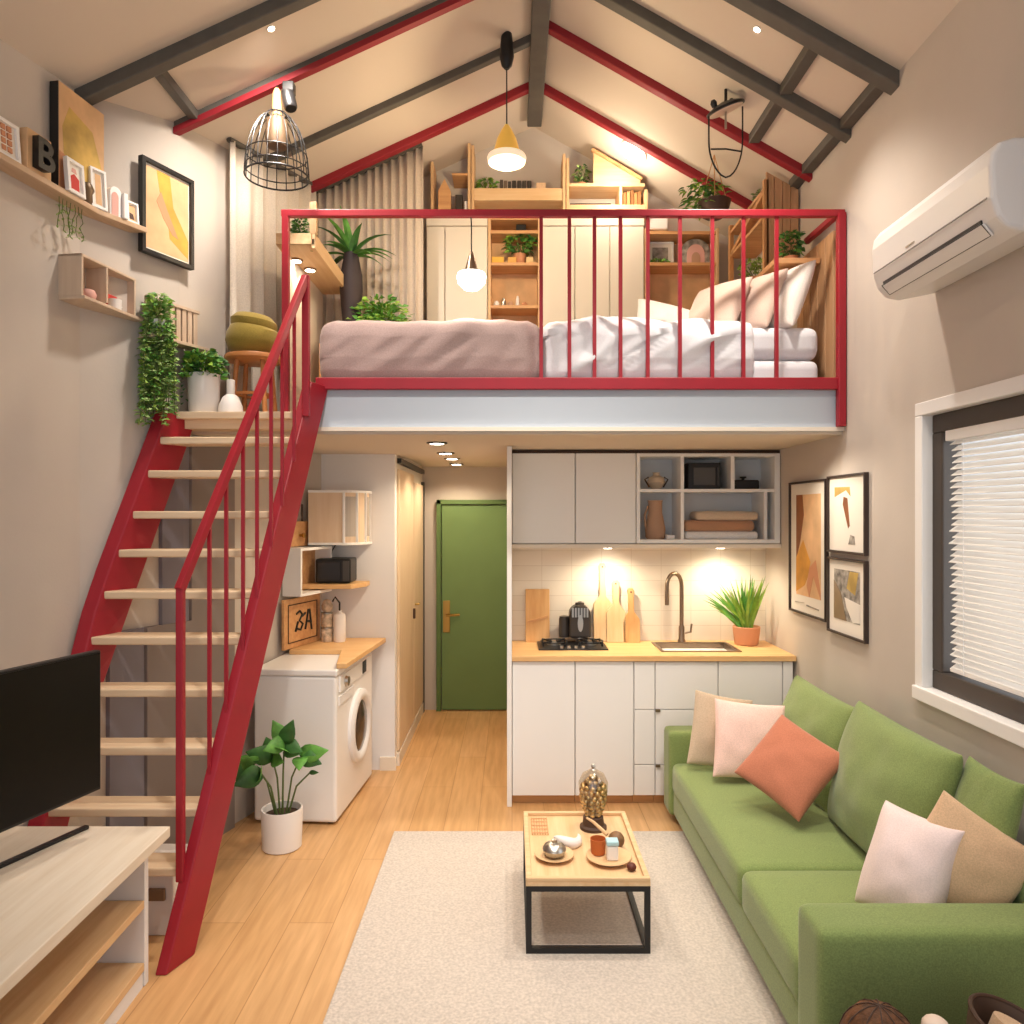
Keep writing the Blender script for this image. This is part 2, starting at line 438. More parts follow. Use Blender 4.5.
build(MB().box(XR+.032, XR+.066, WY0+.1, WY1-.125, WZ1-.15, WZ1-.108), 'head_rail', WHITE, bl, bevel=.003)
build(MB().box(XR+.036, XR+.062, WY0+.1, WY1-.15, WZ0+.125, WZ0+.14), 'bottom_rail', WHITE, bl, bevel=.003)
mb = MB()
for y in (1.8, 2.35, 2.88): mb.tube([(XR+.034, y, WZ0+.13), (XR+.034, y, WZ1-.12)], .0012, 6)
build(mb, 'ladder_cord', WHITE, bl)
# entrance door
d1 = bpy.data.objects.new('door_1', None); COL.objects.link(d1); d1.location = (-.34, 6.69, 0); d1['kind'] = 'structure'
build(MB().box(-.625, -.02, 6.66, 6.695, .01, 1.83), 'door_leaf', GREEN, d1, bevel=.004)
GREEND = mat('door_frame_green', '#56703f', .5)
build(MB().box(-.67, -.63, 6.64, 6.7, 0, 1.875).box(-.67, -.0, 6.64, 6.7, 1.835, 1.875), 'door_frame', GREEND, d1, bevel=.003)
build(MB().box(-.612, -.55, 6.648, 6.66, .70, .98), 'handle_plate', BRASS, d1, bevel=.004)
build(MB().tube([(-.58, 6.655, .855), (-.58, 6.60, .855), (-.46, 6.60, .862)], .011, 10), 'door_handle', BRASS, d1, smooth=True)
# pale closet door in the hall's left side
d2 = bpy.data.objects.new('door_2', None); COL.objects.link(d2); d2.location = (-.8, 5.6, 0); d2['kind'] = 'structure'
HALLW = wood('hall_closet_wood', '#dcc0a0', '#e8d2b4', 2)
build(MB().box(-.80, -.783, 5.22, 5.98, .10, 2.06), 'door_leaf', HALLW, d2, bevel=.003)
build(MB().box(-.80, -.783, 6.0, 6.62, .10, 2.0), 'door_leaf', HALLW, d2, bevel=.003)
build(MB().box(-.80, -.77, 5.22, 6.6, 2.10, 2.135), 'top_track', BLACK, d2)
build(MB().box(-.80, -.775, 6.6, 6.66, 0, 2.03), 'door_jamb', GREY, d2)
build(MB().box(-.783, -.765, 5.93, 5.955, .92, 1.0), 'door_handle', DARKP, d2, bevel=.003)
build(MB().tube([(-.783, 6.05, 1.02), (-.755, 6.05, 1.02), (-.755, 6.12, 1.02)], .008, 8), 'door_handle', BRASS, d2, smooth=True)
struct(MB().box(-.80, -.78, 5.2, 6.62, 0, .09), 'baseboard_hall', CREAM)
struct(MB().box(-.9, -.79, 5.105, 5.12, 0, .09), 'baseboard_laundry', CREAM)

# ------------------------------------------------------------------ staircase with handrail
st = thing('staircase', 'steep red steel staircase with pale wooden treads and one handrail', 'staircase', (-1.5, 2.95, 0))
ZT = [.344, .55, .773, .996, 1.206, 1.399, 1.582, 1.758, 1.952, 2.117]
def SF(z): return 2.83+.366*z             # front line of the stringers
def SRX(y): return -1.305+.36*(y-2.83)    # right stringer, outer face
def slab(xf, z0, z1, dep, th, cut=True):
    mb = MB(); N = 12; L = []
    for i in range(N+1):
        z = z0+(z1-z0)*i/N; ya = SF(z); yb = ya+dep
        L.append([(xf(ya)-th, ya, z), (xf(ya), ya, z), (xf(yb), yb, z), (xf(yb)-th, yb, z)])
    vs = [p for q in L for p in q]
    fs = [(0, 3, 2, 1), (4*N, 4*N+1, 4*N+2, 4*N+3)]
    for i in range(N):
        for k in range(4):
            a, b = 4*i+k, 4*i+(k+1) % 4; fs.append((a, b, b+4, a+4))
    return mb.add(vs, fs)
build(slab(SRX, 0, 2.40, .14, .045), 'stringer', RED, st, bevel=.006)
build(slab(lambda y: WL(y)+.085, 0, 2.25, .16, .065), 'stringer', RED, st, bevel=.006)
for z in ZT:
    ya = SF(z)+.008; yb = ya+.142
    mb = MB().prism([(WL(ya)+.06, ya, z-.035), (SRX(ya)-.04, ya, z-.035), (SRX(yb)-.04, yb, z-.035), (WL(yb)+.06, yb, z-.035)], (0, 0, .035))
    build(mb, 'tread', TREAD, st, bevel=.006)
build(MB().prism([(WL(3.7)+.03, 3.695, 2.215), (DL-.03, 3.695, 2.215), (DL-.03, 3.74, 2.215), (WL(3.74), 3.74, 2.215)], (0, 0, .035)), 'tread', TREAD, st, bevel=.004)
def rail_x(y): return -1.312+.43*(y-2.93)
hr = MB()
def rz(y): return 1.456+(2.893-1.456)*(y-2.95)/.7
pts = [(rail_x(2.95), 2.95, .30), (rail_x(2.95), 2.95, 1.44), (rail_x(2.955), 2.955, 1.47)]
hr.bar((rail_x(2.95), 2.95, .30), (rail_x(2.95), 2.95, 1.46), .03, .03, (0, 1, 0))
hr.bar((rail_x(2.945), 2.945, 1.445), (rail_x(3.65), 3.65, 2.90), .034, .034)
h = build(hr, 'handrail', RED, st, bevel=.005)
for y in (3.084, 3.169, 3.259, 3.338, 3.421, 3.49, 3.568):
    zb = (y-2.83)/.366-.02
    build(MB().bar((rail_x(y)+.002, y, zb), (rail_x(y)+.002, y, rz(y)-.01), .014, .014, (0, 1, 0)), 'baluster', RED, h)
build(MB().bar((rail_x(3.65), 3.65, 2.22), (rail_x(3.65), 3.65, 2.905), .034, .034, (0, 1, 0)), 'newel_post', RED, h, bevel=.004)
# ------------------------------------------------------------------ loft railing
lr = thing('loft_railing', 'red metal safety railing along the open front edge of the bed loft', 'railing', (.3, 3.83, 2.38))
ZR = 3.278
build(MB().bar((-1.175, 3.83, ZR), (1.695, 3.83, ZR), .035, .036), 'top_rail', RED, lr, bevel=.004)
build(MB().bar((DL+.02, 3.83, 2.41), (1.66, 3.83, 2.41), .035, .06), 'bottom_rail', RED, lr, bevel=.004)
build(MB().bar((-1.155, 3.83, 2.25), (-1.155, 3.83, ZR), .034, .034, (0, 1, 0)), 'post', RED, lr, bevel=.004)
build(MB().bar((1.676, 3.82, 2.19), (1.676, 3.82, ZR), .04, .04, (0, 1, 0)), 'post', RED, lr, bevel=.004)
for x in (.149, .293, .421, .554, .693, .857, 1.022, 1.181, 1.35):
    build(MB().bar((x, 3.83, 2.43), (x, 3.83, ZR), .018, .018, (0, 1, 0)), 'baluster', RED, lr)
build(MB().bar((1.665, 3.83, ZR), (1.655, 4.22, ZR), .03, .03), 'return_rail', RED, lr, bevel=.003)

# ------------------------------------------------------------------ kitchen
def cabinet(name, x0, x1, label, fronts, y0=4.49, y1=5.025, z0=.0, z1=.865, toe=True, group='white kitchen base cabinets'):
    r = thing(name, label, 'cabinet', ((x0+x1)/2, (y0+y1)/2, z0), group)
    b0 = z0+(.055 if toe else 0)
    build(MB().box(x0+.001, x1-.001, y0+.02, y1, b0, z1), 'body', WHITE, r)
    if toe: build(MB().box(x0+.001, x1-.001, y0+.05, y1-.1, z0, b0), 'toe_kick', WARMX, r)
    for kind, a, b, knob in fronts:
        d = build(MB().box(x0+.003, x1-.003, y0, y0+.019, a, b), kind, WHITE, r, bevel=.003)
        if knob: tag(build(MB().box(knob[0]-.014, knob[0]+.014, y0-.014, y0, knob[1]-.008, knob[1]+.008), 'pull_tab', TAUPE, d, bevel=.002), 'small brown metal pull tab')
    return r
Z3 = (.06, .245, .575, .862)
cabinet('base_cabinet', .0, .378, 'white base cabinet with one tall plain door under the hob', [('door', .06, .862, None)])
cabinet('base_cabinet', .378, .73, 'white base cabinet with one door between the hob cabinet and narrow drawers', [('door', .06, .862, None)])
cabinet('base_cabinet', .73, .857, 'narrow white base cabinet with three slim stacked drawers', [('drawer', a+.002, b-.002, None) for a, b in zip(Z3, Z3[1:])])
cabinet('base_cabinet', .857, 1.234, 'wide white three-drawer base cabinet with brown pull tabs below the sink', [('drawer', a+.002, b-.002, (.872, b-.004) if i < 2 else None) for i, (a, b) in enumerate(zip(Z3, Z3[1:]))])
cabinet('base_cabinet', 1.234, 1.62, 'white base cabinet behind the green sofa at the sink end', [('door', .06, .575, None), ('drawer', .579, .862, None)])
cabinet('base_cabinet', 1.62, 1.685, 'slim white filler cabinet closing the kitchen run at the wall', [('panel', .06, .862, None)])
mb = MB(); z0, z1 = .868, .898
SX0, SX1, SY0, SY1 = .93, 1.40, 4.62, 4.93
mb.box(0, SX0, 4.47, 5.03, z0, z1).box(SX1, 1.695, 4.47, 5.03, z0, z1).box(SX0, SX1, 4.47, SY0, z0, z1).box(SX0, SX1, SY1, 5.03, z0, z1)
solo(mb, 'kitchen_worktop', COUNTER, 'light oak worktop running over the white kitchen base cabinets', 'worktop', (.85, 4.75, z0))
sk = thing('kitchen_sink', 'steel sink basin set into the oak kitchen worktop', 'sink', (1.165, 4.775, .75))
mb = MB()
mb.box(SX0, SX0+.01, SY0, SY1, .76, .902).box(SX1-.01, SX1, SY0, SY1, .76, .902).box(SX0, SX1, SY0, SY0+.01, .76, .902).box(SX0, SX1, SY1-.01, SY1, .76, .902).box(SX0, SX1, SY0, SY1, .75, .76)
mb.box(SX0-.012, SX1+.012, SY0-.012, SY0+.004, .898, .904).box(SX0-.012, SX1+.012, SY1-.004, SY1+.012, .898, .904).box(SX0-.012, SX0+.004, SY0, SY1, .898, .904).box(SX1-.004, SX1+.012, SY0, SY1, .898, .904)
build(mb, 'basin', TAUPE, sk)
build(MB().lathe([(.03, 0), (.03, .004), (.02, .005)], (1.165, 4.78, .76)), 'drain', BLACK, sk)
fc = thing('kitchen_faucet', 'tall gooseneck faucet arching over the sink', 'faucet', (1.12, 4.975, .898))
pts = [(1.125, 4.975, .92), (1.125, 4.975, 1.27)]
for i in range(1, 13):
    a = PI*i/12; pts.append((1.125-.055*(1-math.cos(a)), 4.975-.03*(1-math.cos(a)), 1.27+.085*math.sin(a)))
pts.append((1.015, 4.915, 1.15))
build(MB().tube(pts, .0135, 12), 'spout', TAUPE, fc, smooth=True)
build(MB().lathe([(.026, 0), (.026, .012), (.02, .02), (.019, .10), (.015, .11)], (1.125, 4.975, .898)), 'base', TAUPE, fc, smooth=True)
build(MB().tube([(1.14, 4.975, .955), (1.185, 4.97, .965), (1.19, 4.965, 1.02)], .007, 8), 'lever', TAUPE, fc, smooth=True)
# hob
hb = thing('gas_hob', 'black gas hob with two burner grates on the kitchen worktop', 'hob', (.37, 4.81, .898))
build(MB().box(.165, .60, 4.66, 4.95, .898, .908), 'hob_plate', BLACK, hb, bevel=.003)
for cx in (.27, .50):
    g = MB()
    for a in range(4):
        t = PI/4+a*PI/2; g.bar((cx+.025*math.cos(t), 4.82+.025*math.sin(t), .93), (cx+.1*math.cos(t), 4.82+.1*math.sin(t), .93), .01, .012)
        g.bar((cx+.1*math.cos(t), 4.82+.1*math.sin(t), .905), (cx+.1*math.cos(t), 4.82+.1*math.sin(t), .936), .01, .01, (0, 1, 0))
    g.tube([(cx+.085*math.cos(2*PI*i/20), 4.82+.085*math.sin(2*PI*i/20), .93) for i in range(20)], .005, 6, True)
    build(g, 'grate', BLACK, hb)
    build(MB().lathe([(.045, 0), (.045, .012), (.03, .014), (.03, .02)], (cx, 4.82, .906)), 'burner', STEEL, hb, smooth=True)
for i in range(4):
    build(MB().lathe([(.013, 0), (.012, .016)], (.31+.045*i, 4.685, .908), 12), 'knob', STEEL, hb)
cm = thing('coffee_maker', 'dark rounded coffee maker with ribbed silver top standing behind the hob', 'coffee maker', (.435, 4.93, .938))
BODYM = mat('coffee_body', '#3a332e', .35)
F = frame((.445, 4.93, .90), (1, 0, 0))
prof = [(-.07, .04), (.07, .04), (.07, .19)]+[(.07*math.cos(PI*i/10), .19+.065*math.sin(PI*i/10)) for i in range(1, 10)]+[(-.07, .19)]
build(MB().fpoly(F, prof, -.055, .055), 'body', BODYM, cm, bevel=.012)
build(MB().fpoly(F, [(-.018+.018*math.cos(2*PI*i/16)+.018, .135+.055*math.sin(2*PI*i/16)) for i in range(16)], .055, .058), 'water_window', STEEL, cm)
mb = MB()
for i in range(6): mb.fbox(F, -.055+.019*i, -.044+.019*i, .175, .235, .05, .06)
build(mb, 'silver_ribs', STEEL, cm)
build(MB().lathe([(.03, 0), (.03, .012), (.012, .02)], (.445, 4.93, 1.152), 16), 'lid_knob', BODYM, cm)
build(MB().lathe([(.055, 0), (.05, .01)], (.445, 4.93, .934), 20), 'foot', BODYM, cm)
cn = MB().lathe([(.035, 0), (.035, .12), (.032, .125), (.032, .135), (.01, .14)], (.345, 4.955, .936), 20)
solo(cn, 'coffee_canister', BODYM, 'small dark canister standing beside the coffee maker on the hob', 'canister', (.345, 4.955, .936), smooth=True)
# chopping boards against the tiles
def lean(mb, y0=4.985, z0=.898, k=.09): return mb.warp(lambda p: (p.x, p.y+(p.z-z0)*k, p.z))
bd = thing('chopping_board', 'plain rectangular wooden board leaning on the tiles at the panel end', 'chopping board', (.17, 4.98, .898), 'wooden boards leaning on the backsplash')
build(lean(MB().box(.09, .25, 4.965, 4.985, .898, 1.245), k=.1), 'board', BAMB, bd, bevel=.004)
build(lean(MB().prism([(.10, 4.958, 1.02), (.24, 4.958, 1.06), (.24, 4.958, 1.075), (.10, 4.958, 1.035)], (0, .008, 0)), k=.1), 'inlay_strip', WARMX, bd)
def paddle(cx, w, hb_, ht, mat_, label, y, rnd=False):
    r = thing('paddle_board', label, 'chopping board', (cx, y, .898), 'wooden boards leaning on the backsplash')
    hw = w/2; n = w*.17
    P = [(-hw, 0), (hw, 0), (hw, hb_-.06)]
    for i in range(1, 7):
        a = i/6; P.append((hw-(hw-n)*(1-math.cos(a*PI))/2, hb_-.06+.07*a))
    P += [(n, ht-.05), (n*1.25, ht-.02), (n*.7, ht), (-n*.7, ht), (-n*1.25, ht-.02), (-n, ht-.05)]
    for i in range(6, 0, -1):
        a = i/6; P.append((-hw+(hw-n)*(1-math.cos(a*PI))/2, hb_-.06+.07*a))
    P.append((-hw, hb_-.06))
    mb = MB().fpoly(frame((cx, y, .898), (1, 0, 0)), P, 0, .016)
    build(lean(mb, k=.1), 'board', mat_, r, bevel=.004)
    build(lean(MB().lathe([(.006, 0), (.006, .003)], (cx, y-.0165, .898+ht-.025), 10, (0, -1, 0)), k=.1), 'hanging_hole', DARKP, r)
PB = wood('pale_board', '#dcb787', '#e8cb9f', 2)
paddle(.605, .125, .30, .52, PB, 'tallest pale paddle board behind the shorter handled boards', 4.985)
paddle(.69, .13, .25, .41, PB, 'middle height paddle board with a pale slim neck', 4.965)
paddle(.79, .115, .20, .355, BAMB, 'shortest darker paddle board with a rounded handle', 4.965)
# plant by the sink
pt = thing('spiky_potted_plant', 'spiky green plant in a terracotta pot beside the sink', 'plant', (1.525, 4.88, .898))
build(MB().lathe([(.066, 0), (.075, .005), (.088, .115), (.084, .12), (.076, .115), (.07, .1)], (1.525, 4.88, .898)), 'pot', TERRA, pt, smooth=True)
build(MB().lathe([(.074, 0), (.0, .004)], (1.525, 4.88, 1.0)), 'soil', SOIL, pt)
mb = MB()
for i in range(60):
    a = R.uniform(0, 2*PI); e = R.uniform(.75, 1.5); L = R.uniform(.22, .37)
    d = V((math.cos(a)*math.cos(e)*(.45 if math.cos(a) > 0 else 1), math.sin(a)*math.cos(e)*.25-.08, math.sin(e)))
    mb.m(i % 2).leaf((1.525+R.uniform(-.03, .03), 4.88+R.uniform(-.03, .03), .99), d, L, .02, .45, (R.uniform(-.4, .4), -1, .3), seg=5)
build(mb, 'foliage', [LEAF, LEAFY], pt)
# upper cabinets
def upper(x0, x1, label):
    r = thing('wall_cabinet', label, 'cabinet', ((x0+x1)/2, 4.88, 1.555), 'white wall cabinets over the backsplash')
    build(MB().box(x0+.001, x1-.001, 4.76, 5.025, 1.56, 2.13), 'body', WHITE, r)
    build(MB().box(x0+.003, x1-.003, 4.74, 4.759, 1.56, 2.13), 'door', WHITE, r, bevel=.003)
upper(.0, .40, 'white wall cabinet with plain door next to the tall end panel')
upper(.40, .785, 'white wall cabinet with plain door next to the open cubbies')
GREYI = mat('cubby_grey', '#d9dbdd', .6)
cb = thing('cubby_shelf', 'white open cubby shelf unit on the wall above the sink', 'shelf', (1.24, 4.88, 1.555))
mb = MB().box(.787, .81, 4.74, 5.025, 1.56, 2.13).box(1.66, 1.695, 4.74, 5.025, 1.56, 2.13).box(.81, 1.66, 4.74, 5.025, 1.56, 1.585).box(.81, 1.66, 4.74, 5.025, 2.11, 2.13)
build(mb, 'carcass', WHITE, cb, bevel=.002)
build(MB().box(.81, 1.66, 5.01, 5.025, 1.585, 2.11), 'back_panel', GREYI, cb)
build(MB().box(.81, 1.66, 4.745, 5.01, 1.885, 1.905), 'shelf', WHITE, cb, bevel=.002)
build(MB().box(1.068, 1.088, 4.745, 5.01, 1.585, 1.885), 'divider', WHITE, cb)
build(MB().box(1.068, 1.088, 4.745, 5.01, 1.905, 2.11), 'divider', WHITE, cb)
build(MB().box(1.385, 1.408, 4.745, 5.01, 1.905, 2.11), 'divider', WHITE, cb)
build(MB().box(1.60, 1.62, 4.76, 5.01, 1.585, 1.885), 'divider', WHITE, cb)
solo(MB().box(.0, XR, 4.735, 5.03, 1.53, 1.556), 'cabinet_light_shelf', CREAM, 'cream under-cabinet board holding the two kitchen spotlights', 'shelf', (.85, 4.88, 1.53), bevel=.002)
solo(MB().box(.0, XR, 4.76, 5.03, 2.132, 2.15), 'cabinet_top_strip', DARKP, 'thin dark strip closing the gap above the wall cabinets', 'trim', (.85, 4.88, 2.132))
solo(MB().box(-.03, -.001, 4.47, 5.08, 0, 2.15), 'end_panel', WHITE, 'tall white end panel closing the kitchen beside the hallway', 'panel', (-.015, 4.77, 0), bevel=.002)
# cubby contents
vs = thing('bud_vase', 'small round cream vase with two dark handles in the top cubby', 'vase', (.935, 4.86, 1.905))
build(MB().lathe([(.025, 0), (.03, .004), (.058, .045), (.05, .075), (.022, .09), (.02, .105), (.026, .11)], (.935, 4.86, 1.905)), 'vase_body', mat('cream_clay', '#c9b49c', .7), vs, smooth=True)
for s_ in (-1, 1):
    build(MB().tube([(.935+s_*.045, 4.86, 1.92), (.935+s_*.075, 4.86, 1.97), (.935+s_*.05, 4.86, 1.985)], .005, 6), 'handle', DARKP, vs, smooth=True)
mw = thing('microwave', 'black box microwave in the middle top cubby', 'microwave', (1.23, 4.88, 1.905))
build(MB().box(1.13, 1.335, 4.80, 4.98, 1.905, 2.075), 'body', BLACK, mw, bevel=.005)
build(MB().box(1.16, 1.30, 4.792, 4.80, 1.93, 2.045), 'door_window', mat('smoked_glass', '#4c4a4a', .2), mw, bevel=.003)
build(MB().box(1.312, 1.325, 4.792, 4.80, 1.93, 2.045), 'control_strip', mat('panel_grey', '#3a3a3b', .4), mw)
pb = thing('black_dish', 'low black lidded dish in the top cubby nearest the wall', 'dish', (1.50, 4.86, 1.905))
build(MB().box(1.415, 1.585, 4.80, 4.94, 1.905, 1.965), 'body', BLACK, pb, bevel=.01)
build(MB().lathe([(.01, 0), (.01, .012), (.022, .016), (.02, .024)], (1.50, 4.87, 1.965), 14), 'lid_knob', BLACK, pb)
jg = thing('clay_jug', 'tall pinkish clay jug in the lower cubby', 'jug', (.93, 4.87, 1.585))
CLAY = mat('pink_clay', '#b99378', .75)
build(MB().lathe([(.055, 0), (.062, .01), (.066, .06), (.055, .12), (.044, .17), (.045, .235), (.05, .25), (.044, .248), (.038, .2)], (.93, 4.87, 1.585)), 'body', CLAY, jg, smooth=True)
build(MB().tube([(.885, 4.87, 1.80), (.862, 4.87, 1.74), (.868, 4.87, 1.66)], .007, 8), 'handle', CLAY, jg, smooth=True)
solo(MB().box(.99, 1.045, 4.80, 4.86, 1.585, 1.612), 'small_dish', WHITEM, 'little white block dish at the foot of the clay jug', 'dish', (1.02, 4.83, 1.585), bevel=.006)
for i, (x0, x1, z0, h_, c, lb) in enumerate([(1.10, 1.57, 1.585, .05, '#e1dfdd', 'white folded cloth at the bottom of the cubby linen stack'), (1.10, 1.55, 1.636, .07, '#b78a6c', 'brown folded cloth in the middle of the cubby linen stack'), (1.17, 1.57, 1.707, .055, '#cdb79f', 'beige folded cloth on top of the cubby linen stack')]):
    solo(MB().soft(XYZ(((x0+x1)/2, 4.87, z0+h_/2)), (x1-x0)/2, .1, h_/2, h_*.42, (0, 0, .004), 4), 'folded_cloth', cloth('linen_%d' % i, c), lb, 'cloth', ((x0+x1)/2, 4.87, z0), 'folded linens in the cubby', smooth=True)
# under-cabinet spots
for x, lb in ((.63, 'round spotlight under the cabinet shelf above the paddle boards'), (1.37, 'round spotlight under the cabinet shelf above the sink')):
    r = thing('cabinet_spotlight', lb, 'spotlight', (x, 4.93, 1.528), 'under-cabinet spotlights')
    build(MB().lathe([(.035, 0), (.035, -.006), (.028, -.008)], (x, 4.93, 1.53), 20), 'rim', STEEL, r)
    build(MB().lathe([(.026, 0), (.026, -.002)], (x, 4.93, 1.522), 20), 'lens', SPOTG, r)

# ------------------------------------------------------------------ laundry corner
wm = thing('washing_machine', 'white front-loading washing machine with round dark porthole', 'washing machine', (-1.19, 4.6, 0))
build(MB().box(-1.43, -.955, 4.21, 5.0, .015, .835), 'body', WHITE, wm, bevel=.018, seg=3)
build(MB().box(-1.435, -.95, 4.205, 5.0, .836, .872), 'top_plate', WHITE, wm, bevel=.008)
C0 = (-.955, 4.66, .44)
dr = build(MB().lathe([(.225, -.01), (.225, .018), (.205, .032), (.17, .03), (.155, .016), (.15, -.005)], C0, 40, (1, 0, 0)), 'porthole_ring', WHITEM, wm, smooth=True)
build(MB().lathe([(.168, .006), (.14, .018), (.09, .027), (.03, .03), (.001, .03)], C0, 40, (1, 0, 0)), 'porthole_glass', mat('porthole', '#3f332c', .15, spec=.6), dr, smooth=True)
build(MB().box(-.956, -.945, 4.26, 4.95, .735, .825), 'control_panel', WHITE, wm, bevel=.004)
build(MB().lathe([(.03, 0), (.027, .02)], (-.946, 4.36, .78), 20, (1, 0, 0)), 'program_dial', STEEL, wm, smooth=True)
build(MB().box(-.946, -.942, 4.72, 4.80, .745, .82), 'display', BLACK, wm)
build(MB().box(-.956, -.948, 4.25, 4.55, .66, .715), 'detergent_drawer', WHITEM, wm, bevel=.004)
mb = MB()
for x in (-1.38, -1.0):
    for y in (4.27, 4.94): mb.lathe([(.025, 0), (.022, .016)], (x, y, 0), 12)
build(mb, 'feet', BLACK, wm)
wm.rotation_euler = (0, 0, -.07)
mb = MB().prism([(-.935, 4.23, .873), (-.99, 4.23, .873), (-1.06, 4.66, .873), (-1.385, 4.66, .873), (-1.30, 5.115, .873), (-.86, 5.115, .873)], (0, 0, .03))
solo(mb, 'laundry_worktop', COUNTER, 'oak worktop lying over the back and side of the washing machine', 'worktop', (-1.1, 4.9, .873), bevel=.003)
# curved wall cabinet
cc = thing('curved_wall_cabinet', 'pale wooden wall cabinet with a rounded end over the laundry worktop', 'cabinet', (-1.15, 4.98, 1.55))
P = [(-1.32, 5.115), (-1.32, 4.86), (-1.10, 4.86)]
for i in range(1, 9):
    a = i/8*PI/2; P.append((-1.10+.14*math.sin(a), 5.06-.20*math.cos(a)))
P.append((-.96, 5.115))
build(MB().prism([(x, y, 1.56) for x, y in P], (0, 0, .33)), 'body', wood('cab_pale', '#d9bd9d', '#e3cbb0', 2), cc)
Q = [(x*1.0+(.006 if x > -1.3 else 0), y-(.006 if y < 5.1 else 0)) for x, y in P]
build(MB().prism([(x, y, 1.545) for x, y in Q], (0, 0, .016)), 'bottom_board', WHITE, cc)
build(MB().prism([(x, y, 1.885) for x, y in Q], (0, 0, .016)), 'top_board', WHITE, cc)
for a in (.05, .42, .72, .98):
    t = a*PI/2; x, y = -1.10+.143*math.sin(t), 5.06-.203*math.cos(t)
    build(MB().bar((x, y, 1.56), (x, y, 1.885), .014, .014, (0, 1, 0)), 'edge_strip', WHITE, cc)
for a0, a1 in ((.08, .40), (.74, .96)):
    mb = MB(); q = []
    for i in range(5):
        t = (a0+(a1-a0)*i/4)*PI/2; q.append((-1.10+.1415*math.sin(t), 5.06-.2015*math.cos(t)))
    mb.add([(x, y, 1.60) for x, y in q]+[(x, y, 1.86) for x, y in q], [(i, i+1, i+6, i+5) for i in range(4)])
    build(mb, 'glass_inset', mat('inset_glass', '#b3a89c', .2), cc, solid=.002)
solo(MB().prism([(-1.295, 5.115, 1.262), (-1.36, 4.84, 1.262), (-1.04, 4.84, 1.262), (-.97, 5.0, 1.262), (-.97, 5.115, 1.262)], (0, 0, .03)), 'wall_shelf', COUNTER, 'small oak wall shelf carrying the black toaster oven', 'shelf', (-1.15, 4.98, 1.262), bevel=.003)
to = thing('toaster_oven', 'black toaster oven on the oak shelf in the laundry corner', 'toaster oven', (-1.16, 4.97, 1.292))
build(MB().box(-1.28, -1.05, 4.88, 5.08, 1.296, 1.455), 'body', BLACK, to, bevel=.012)
build(MB().box(-1.265, -1.115, 4.873, 4.88, 1.315, 1.435), 'glass_door', mat('oven_glass', '#2a2523', .2), to, bevel=.003)
build(MB().box(-1.10, -1.06, 4.874, 4.88, 1.31, 1.44), 'control_side', mat('panel_dark', '#47423f', .5), to)
build(MB().tube([(-1.2, 4.98, 1.455), (-1.2, 5.0, 1.50), (-1.2, 5.11, 1.54)], .004, 6), 'power_cord', BLACK, to)
jr = thing('glass_jar_stack', 'pair of stacked glass jars by the white bottle', 'jar', (-1.225, 4.97, .903))
JAR = mat('jar_contents', '#b9a58f', .5, var=.25, vs=30)
for z in (.903, 1.0):
    j = build(MB().lathe([(.036, 0), (.038, .005), (.038, .08), (.03, .09)], (-1.225, 4.97, z)), 'jar_body', JAR, jr, smooth=True)
    build(MB().lathe([(.039, .088), (.039, .096)], (-1.225, 4.97, z)), 'lid', STEEL, j)
solo(MB().lathe([(.02, 0), (.036, .02), (.038, .045), (.02, .08), (.006, .085)], (-1.225, 4.97, 1.097)), 'round_jar', JAR, 'round brown pot balanced on top of the two glass jars', 'jar', (-1.225, 4.97, 1.097), smooth=True)
bt = thing('soap_bottle', 'white pump bottle on the laundry worktop beside glass jars', 'bottle', (-1.14, 4.96, .903))
build(MB().lathe([(.036, 0), (.04, .006), (.04, .17), (.034, .185), (.014, .19), (.014, .205)], (-1.14, 4.96, .903)), 'body', POT, bt, smooth=True)
build(MB().tube([(-1.14, 4.96, 1.10), (-1.14, 4.96, 1.16), (-1.165, 4.94, 1.20), (-1.18, 4.93, 1.17)], .006, 8), 'pump', BLACK, bt, smooth=True)
# pieces along the slanted wall above the worktop
def wallframe(y, z, off=0.0, tilt=0.0):
    y2 = y+.01
    u = V((WL(y2)-WL(y), .01, 0)).normalized(); v = V((0, 0, 1)); n = u.cross(v)
    return (V((WL(y), y, z))+n*off, u, v, n)
F = wallframe(4.62, .905, .03)
sg = thing('wooden_sign', 'wooden board with dark brush lettering standing on the laundry worktop', 'sign', F[0]+F[1]*.2)
build(MB().fbox(F, 0, .42, 0, .31, 0, .02), 'board', WARMX, sg, bevel=.003)
mb = MB().fbox(F, .04, .38, .035, .04, .02, .024).fbox(F, .04, .38, .27, .275, .02, .024).fbox(F, .04, .045, .04, .27, .02, .024).fbox(F, .375, .38, .04, .27, .02, .024)
build(mb, 'routed_border', DARKP, sg)
o, u, v, n = F
mk = lambda pts: [o+u*a+v*b+n*.023 for a, b in pts]
mb = MB()
for s_ in ([(.13, .21), (.17, .225), (.20, .20), (.165, .165), (.205, .14), (.18, .105), (.13, .12)], [(.15, .16), (.12, .10)], [(.235, .10), (.27, .225), (.285, .225), (.31, .09)], [(.245, .15), (.30, .145)], [(.20, .19), (.235, .205)]):
    mb.tube(mk(s_), .0075, 6)
build(mb, 'lettering', BLACK, sg)
F = wallframe(4.66, 1.235, .01)
bx = thing('white_box_shelf', 'white open box shelf with wooden inside hung above the lettered sign', 'shelf', F[0]+F[1]*.18)
mb = MB().fbox(F, 0, .018, 0, .30, 0, .13).fbox(F, .362, .38, 0, .30, 0, .13).fbox(F, .018, .362, 0, .018, 0, .13).fbox(F, .018, .362, .282, .30, 0, .13)
build(mb, 'carcass', WHITE, bx, bevel=.002)
